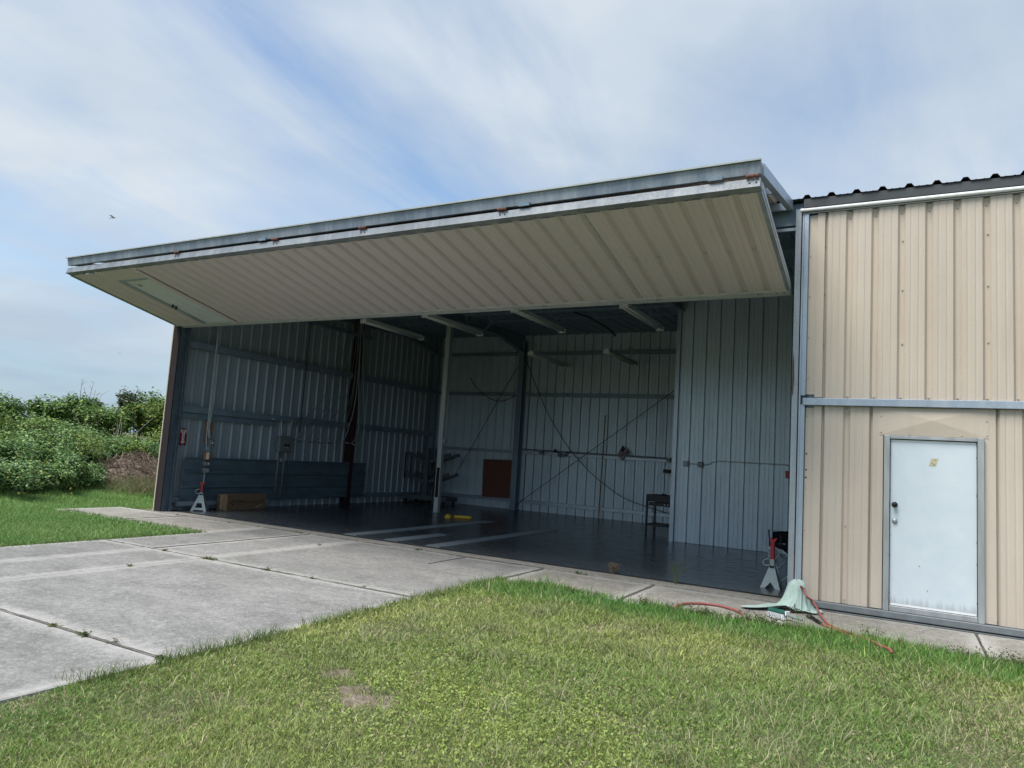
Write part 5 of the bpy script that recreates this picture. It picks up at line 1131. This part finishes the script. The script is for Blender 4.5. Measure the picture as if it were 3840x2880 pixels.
# brushwood heap and dry grass by the corner
def heap():
    mb = MB(); rr_ = random.Random(9); c = at(500, 1790, 0, -19.6)
    for k in range(1500):
        a = rr_.uniform(0, 6.28); r_ = math.sqrt(rr_.random()); x, y = -19.3+r_*1.25*math.cos(a), c.y+r_*1.6*math.sin(a); z = gz(x, y)+.85*(1-r_*r_)*rr_.uniform(.75, 1.05)
        d = Vector((rr_.uniform(-1, 1), rr_.uniform(-1, 1), rr_.uniform(-.35, .25))).normalized()*rr_.uniform(.1, .32); p_ = Vector((x, y, z)); mb.bar(p_-d, p_+d, rr_.uniform(.008, .02), .008)
    vs = []; 
    for i in range(13):
        for j in range(24): r_ = i/12; a = 2*math.pi*j/24; x, y = -19.3+r_*1.3*math.cos(a), c.y+r_*1.65*math.sin(a); vs.append((x, y, gz(x, y)-.05+.80*(1-r_*r_)))
    mb.add(vs, [(i*24+j, (i+1)*24+j, (i+1)*24+(j+1) % 24, i*24+(j+1) % 24) for i in range(12) for j in range(24)])
    o = mb.build('brushwood_heap', 'straw'); tag(o, 'heap of dead brown brushwood beside the hangar corner', 'brush heap', None, 'stuff')
    parts = []; m = 5200; x = rng.normal(-17.9, .75, m); y = c.y+rng.normal(-.35, .8, m); cc = lerp((.09, .16, .045), (.20, .20, .09), rng.random(m)); cc[rng.random(m) < .35] = (.27, .21, .13)
    parts.append(blades(x, y, ground_z(x, y), rng.uniform(.18, .55, m), rng.uniform(.004, .008, m), rng.uniform(.4, 1.1, m), rng.uniform(0, 6.28, m), cc, .9))
    V, F, Cc = join_np(parts); o = bpy.data.objects.new('tall_grass', mesh_np('tall_grass', V, F, Cc, 'grass_blade')); COL.objects.link(o); tag(o, 'tall half-dry grass below the brushwood heap', None, None, 'stuff')
heap()
# yellow flowers scattered through the low shrubs
def flowers():
    mb = MB(); rr_ = random.Random(4)
    for px_, py_, xw in ((320, 1580, -21), (385, 1585, -21), (433, 1590, -21.3), (66, 1705, -19), (107, 1758, -17.6), (204, 1746, -17.4), (140, 1800, -17.0), (176, 1734, -17.6), (265, 1832, -16.8), (268, 1850, -16.7), (70, 1850, -16.6), (420, 1612, -21), (300, 1690, -19.8), (30, 1790, -17.0)):
        p = at(px_, py_, 0, xw+.9)
        for q in range(7): a = q*.9; mb.bar(p, p+Vector((.25, math.cos(a), math.sin(a)))*.022, .012, .004)
    o = mb.build('yellow_flowers', 'flower_yellow'); tag(o, 'tiny yellow flowers dotted over the shrubs', None, None, 'stuff')
flowers()
# ------------------------------------------------------------------ weeds in the joints
def weed(loc, h, n, dry, lab, seed, leaf=.008, group='weeds along the hangar threshold', spread=.5):
    rr_ = random.Random(seed); t = thing('weed', lab, 'weed', loc, 0, group); st = MB(); P = []; N_ = []
    for k in range(n):
        a = rr_.uniform(0, 6.28); r_ = rr_.uniform(0, spread)*h; b = Vector((math.cos(a)*r_, math.sin(a)*r_, h*rr_.uniform(.55, 1))); m_ = b*.5+Vector((rr_.uniform(-.1, .1)*h, rr_.uniform(-.1, .1)*h, .1*h)); q0 = Vector((rr_.gauss(0, .02), rr_.gauss(0, .02), 0))
        cv = catmull([q0, m_, b], 4); st.tube(cv, [.0022]*9, 4, False)
        for j in range(7): q = cv[rr_.randint(2, 8)]; P.append(q+Vector((rr_.gauss(0, .012), rr_.gauss(0, .012), rr_.gauss(0, .008)))); N_.append((rr_.gauss(0, 1), rr_.gauss(0, 1), 1.2))
    st.build('stalk', 'straw' if dry else 'weed_stalk', t)
    P = np.array([tuple(p) for p in P]); n_ = len(P); col = lerp((.16, .12, .06), (.26, .20, .10), rng.random(n_)) if dry else lerp((.05, .09, .025), (.14, .18, .06), rng.random(n_))
    V, T, Cc = leafcloud(P, np.array(N_), rng.uniform(.7, 1.4, n_)*leaf, col, 2.0); o = bpy.data.objects.new('leaves', mesh_np('leaves', V, [T], Cc, 'leaf', False)); COL.objects.link(o); o.parent = t
weed(tuple(at(2300, 2152, 2, -.014)), .17, 46, True, 'dry brown weed clump growing at the threshold', 1, .010, None, .8)
weed(tuple(at(2535, 2190, 2, -.014)), .42, 15, False, 'tall wispy green weed growing at the threshold', 2, .012, None, .6)
small = []
def joint_pt(px_, py_, ax, val):
    q = at(px_, py_, 2, -.03); q[ax] = val; return (q.x+R.gauss(0, .006), q.y+R.gauss(0, .006), -.045)
for px_ in (800, 815, 825, 640, 1035, 1200, 1390, 475): small.append(joint_pt(px_, 2052+(px_-560)*.178, 1, -3.28))
for px_ in (215, 225, 235, 340, 430, 600, 620): small.append(joint_pt(px_, 2270+px_*.338, 1, -6.51))
for px_, py_ in ((475, 2122), (1165, 2042)): small.append(joint_pt(px_, py_, 0, -7.35))
for px_ in (710, 740, 900, 1010, 1150, 1170, 1600, 1690, 2190, 2220): small.append(joint_pt(px_, 1912+(px_-583)*.146, 1, -.05))
for k, q in enumerate(small): weed(q, R.uniform(.025, .065), R.randint(5, 13), k % 3 == 0, 'small weed sprouting from a joint in the concrete', 20+k, .012, 'small weeds in the concrete joints', 1.2)
def edge_weeds():
    n = 5200; x = rng.uniform(-1.6, 2.6, n); y = -1.50+rng.normal(0, .10, n)+.05*np.sin(x*2); k = vnoise(x, y, .25, 71)+vnoise(x, y, .8, 72)*.5 > .72; x, y = x[k], y[k]; n = len(x)
    P = np.stack([x, y, -.02+rng.random(n)**2*.10], -1); N_ = rng.normal(0, 1, (n, 3))+np.array([0, 0, 1]); col = lerp((.045, .065, .02), (.13, .11, .05), rng.random(n))
    V, T, Cc = leafcloud(P, N_, rng.uniform(.008, .018, n), col, 1.9); o = bpy.data.objects.new('creeping_weeds', mesh_np('creeping_weeds', V, [T], Cc, 'leaf', False)); COL.objects.link(o); tag(o, 'creeping weeds and litter along the walkway edge', None, None, 'stuff')
edge_weeds()
# ------------------------------------------------------------------ insects in the air
def dragonfly(px_, py_, dist, lab, rz, s=1.0):
    d = ray(px_, py_).normalized(); t = thing('dragonfly', lab, 'insect', tuple(CAM+d*dist), rz)
    MB().tube([(-.045*s, 0, 0), (-.01*s, 0, .002), (.012*s, 0, .004), (.024*s, 0, .002)], [.0018*s, .003*s, .006*s, .004*s], 8).build('body', 'insect', t, True)
    for y in (-1, 1):
        for x in (.012, -.002): MB().prism([(0, 0), (.008*s, .012*s), (.006*s, .042*s), (-.004*s, .044*s), (-.006*s, .012*s)], Matrix.Translation((x*s, 0, .005*s)) @ Matrix.Rotation(.3*y, 4, 'X') @ Matrix.Scale(y, 4, (0, 1, 0)), .0006).build('wing', 'wing', t)
dragonfly(423, 818, 9.0, 'dark dragonfly hovering in the open sky left of the raised door', math.radians(15), 1.1)
dragonfly(450, 1327, 16.0, 'faint distant dragonfly low over the thicket', math.radians(-30), 1.0)
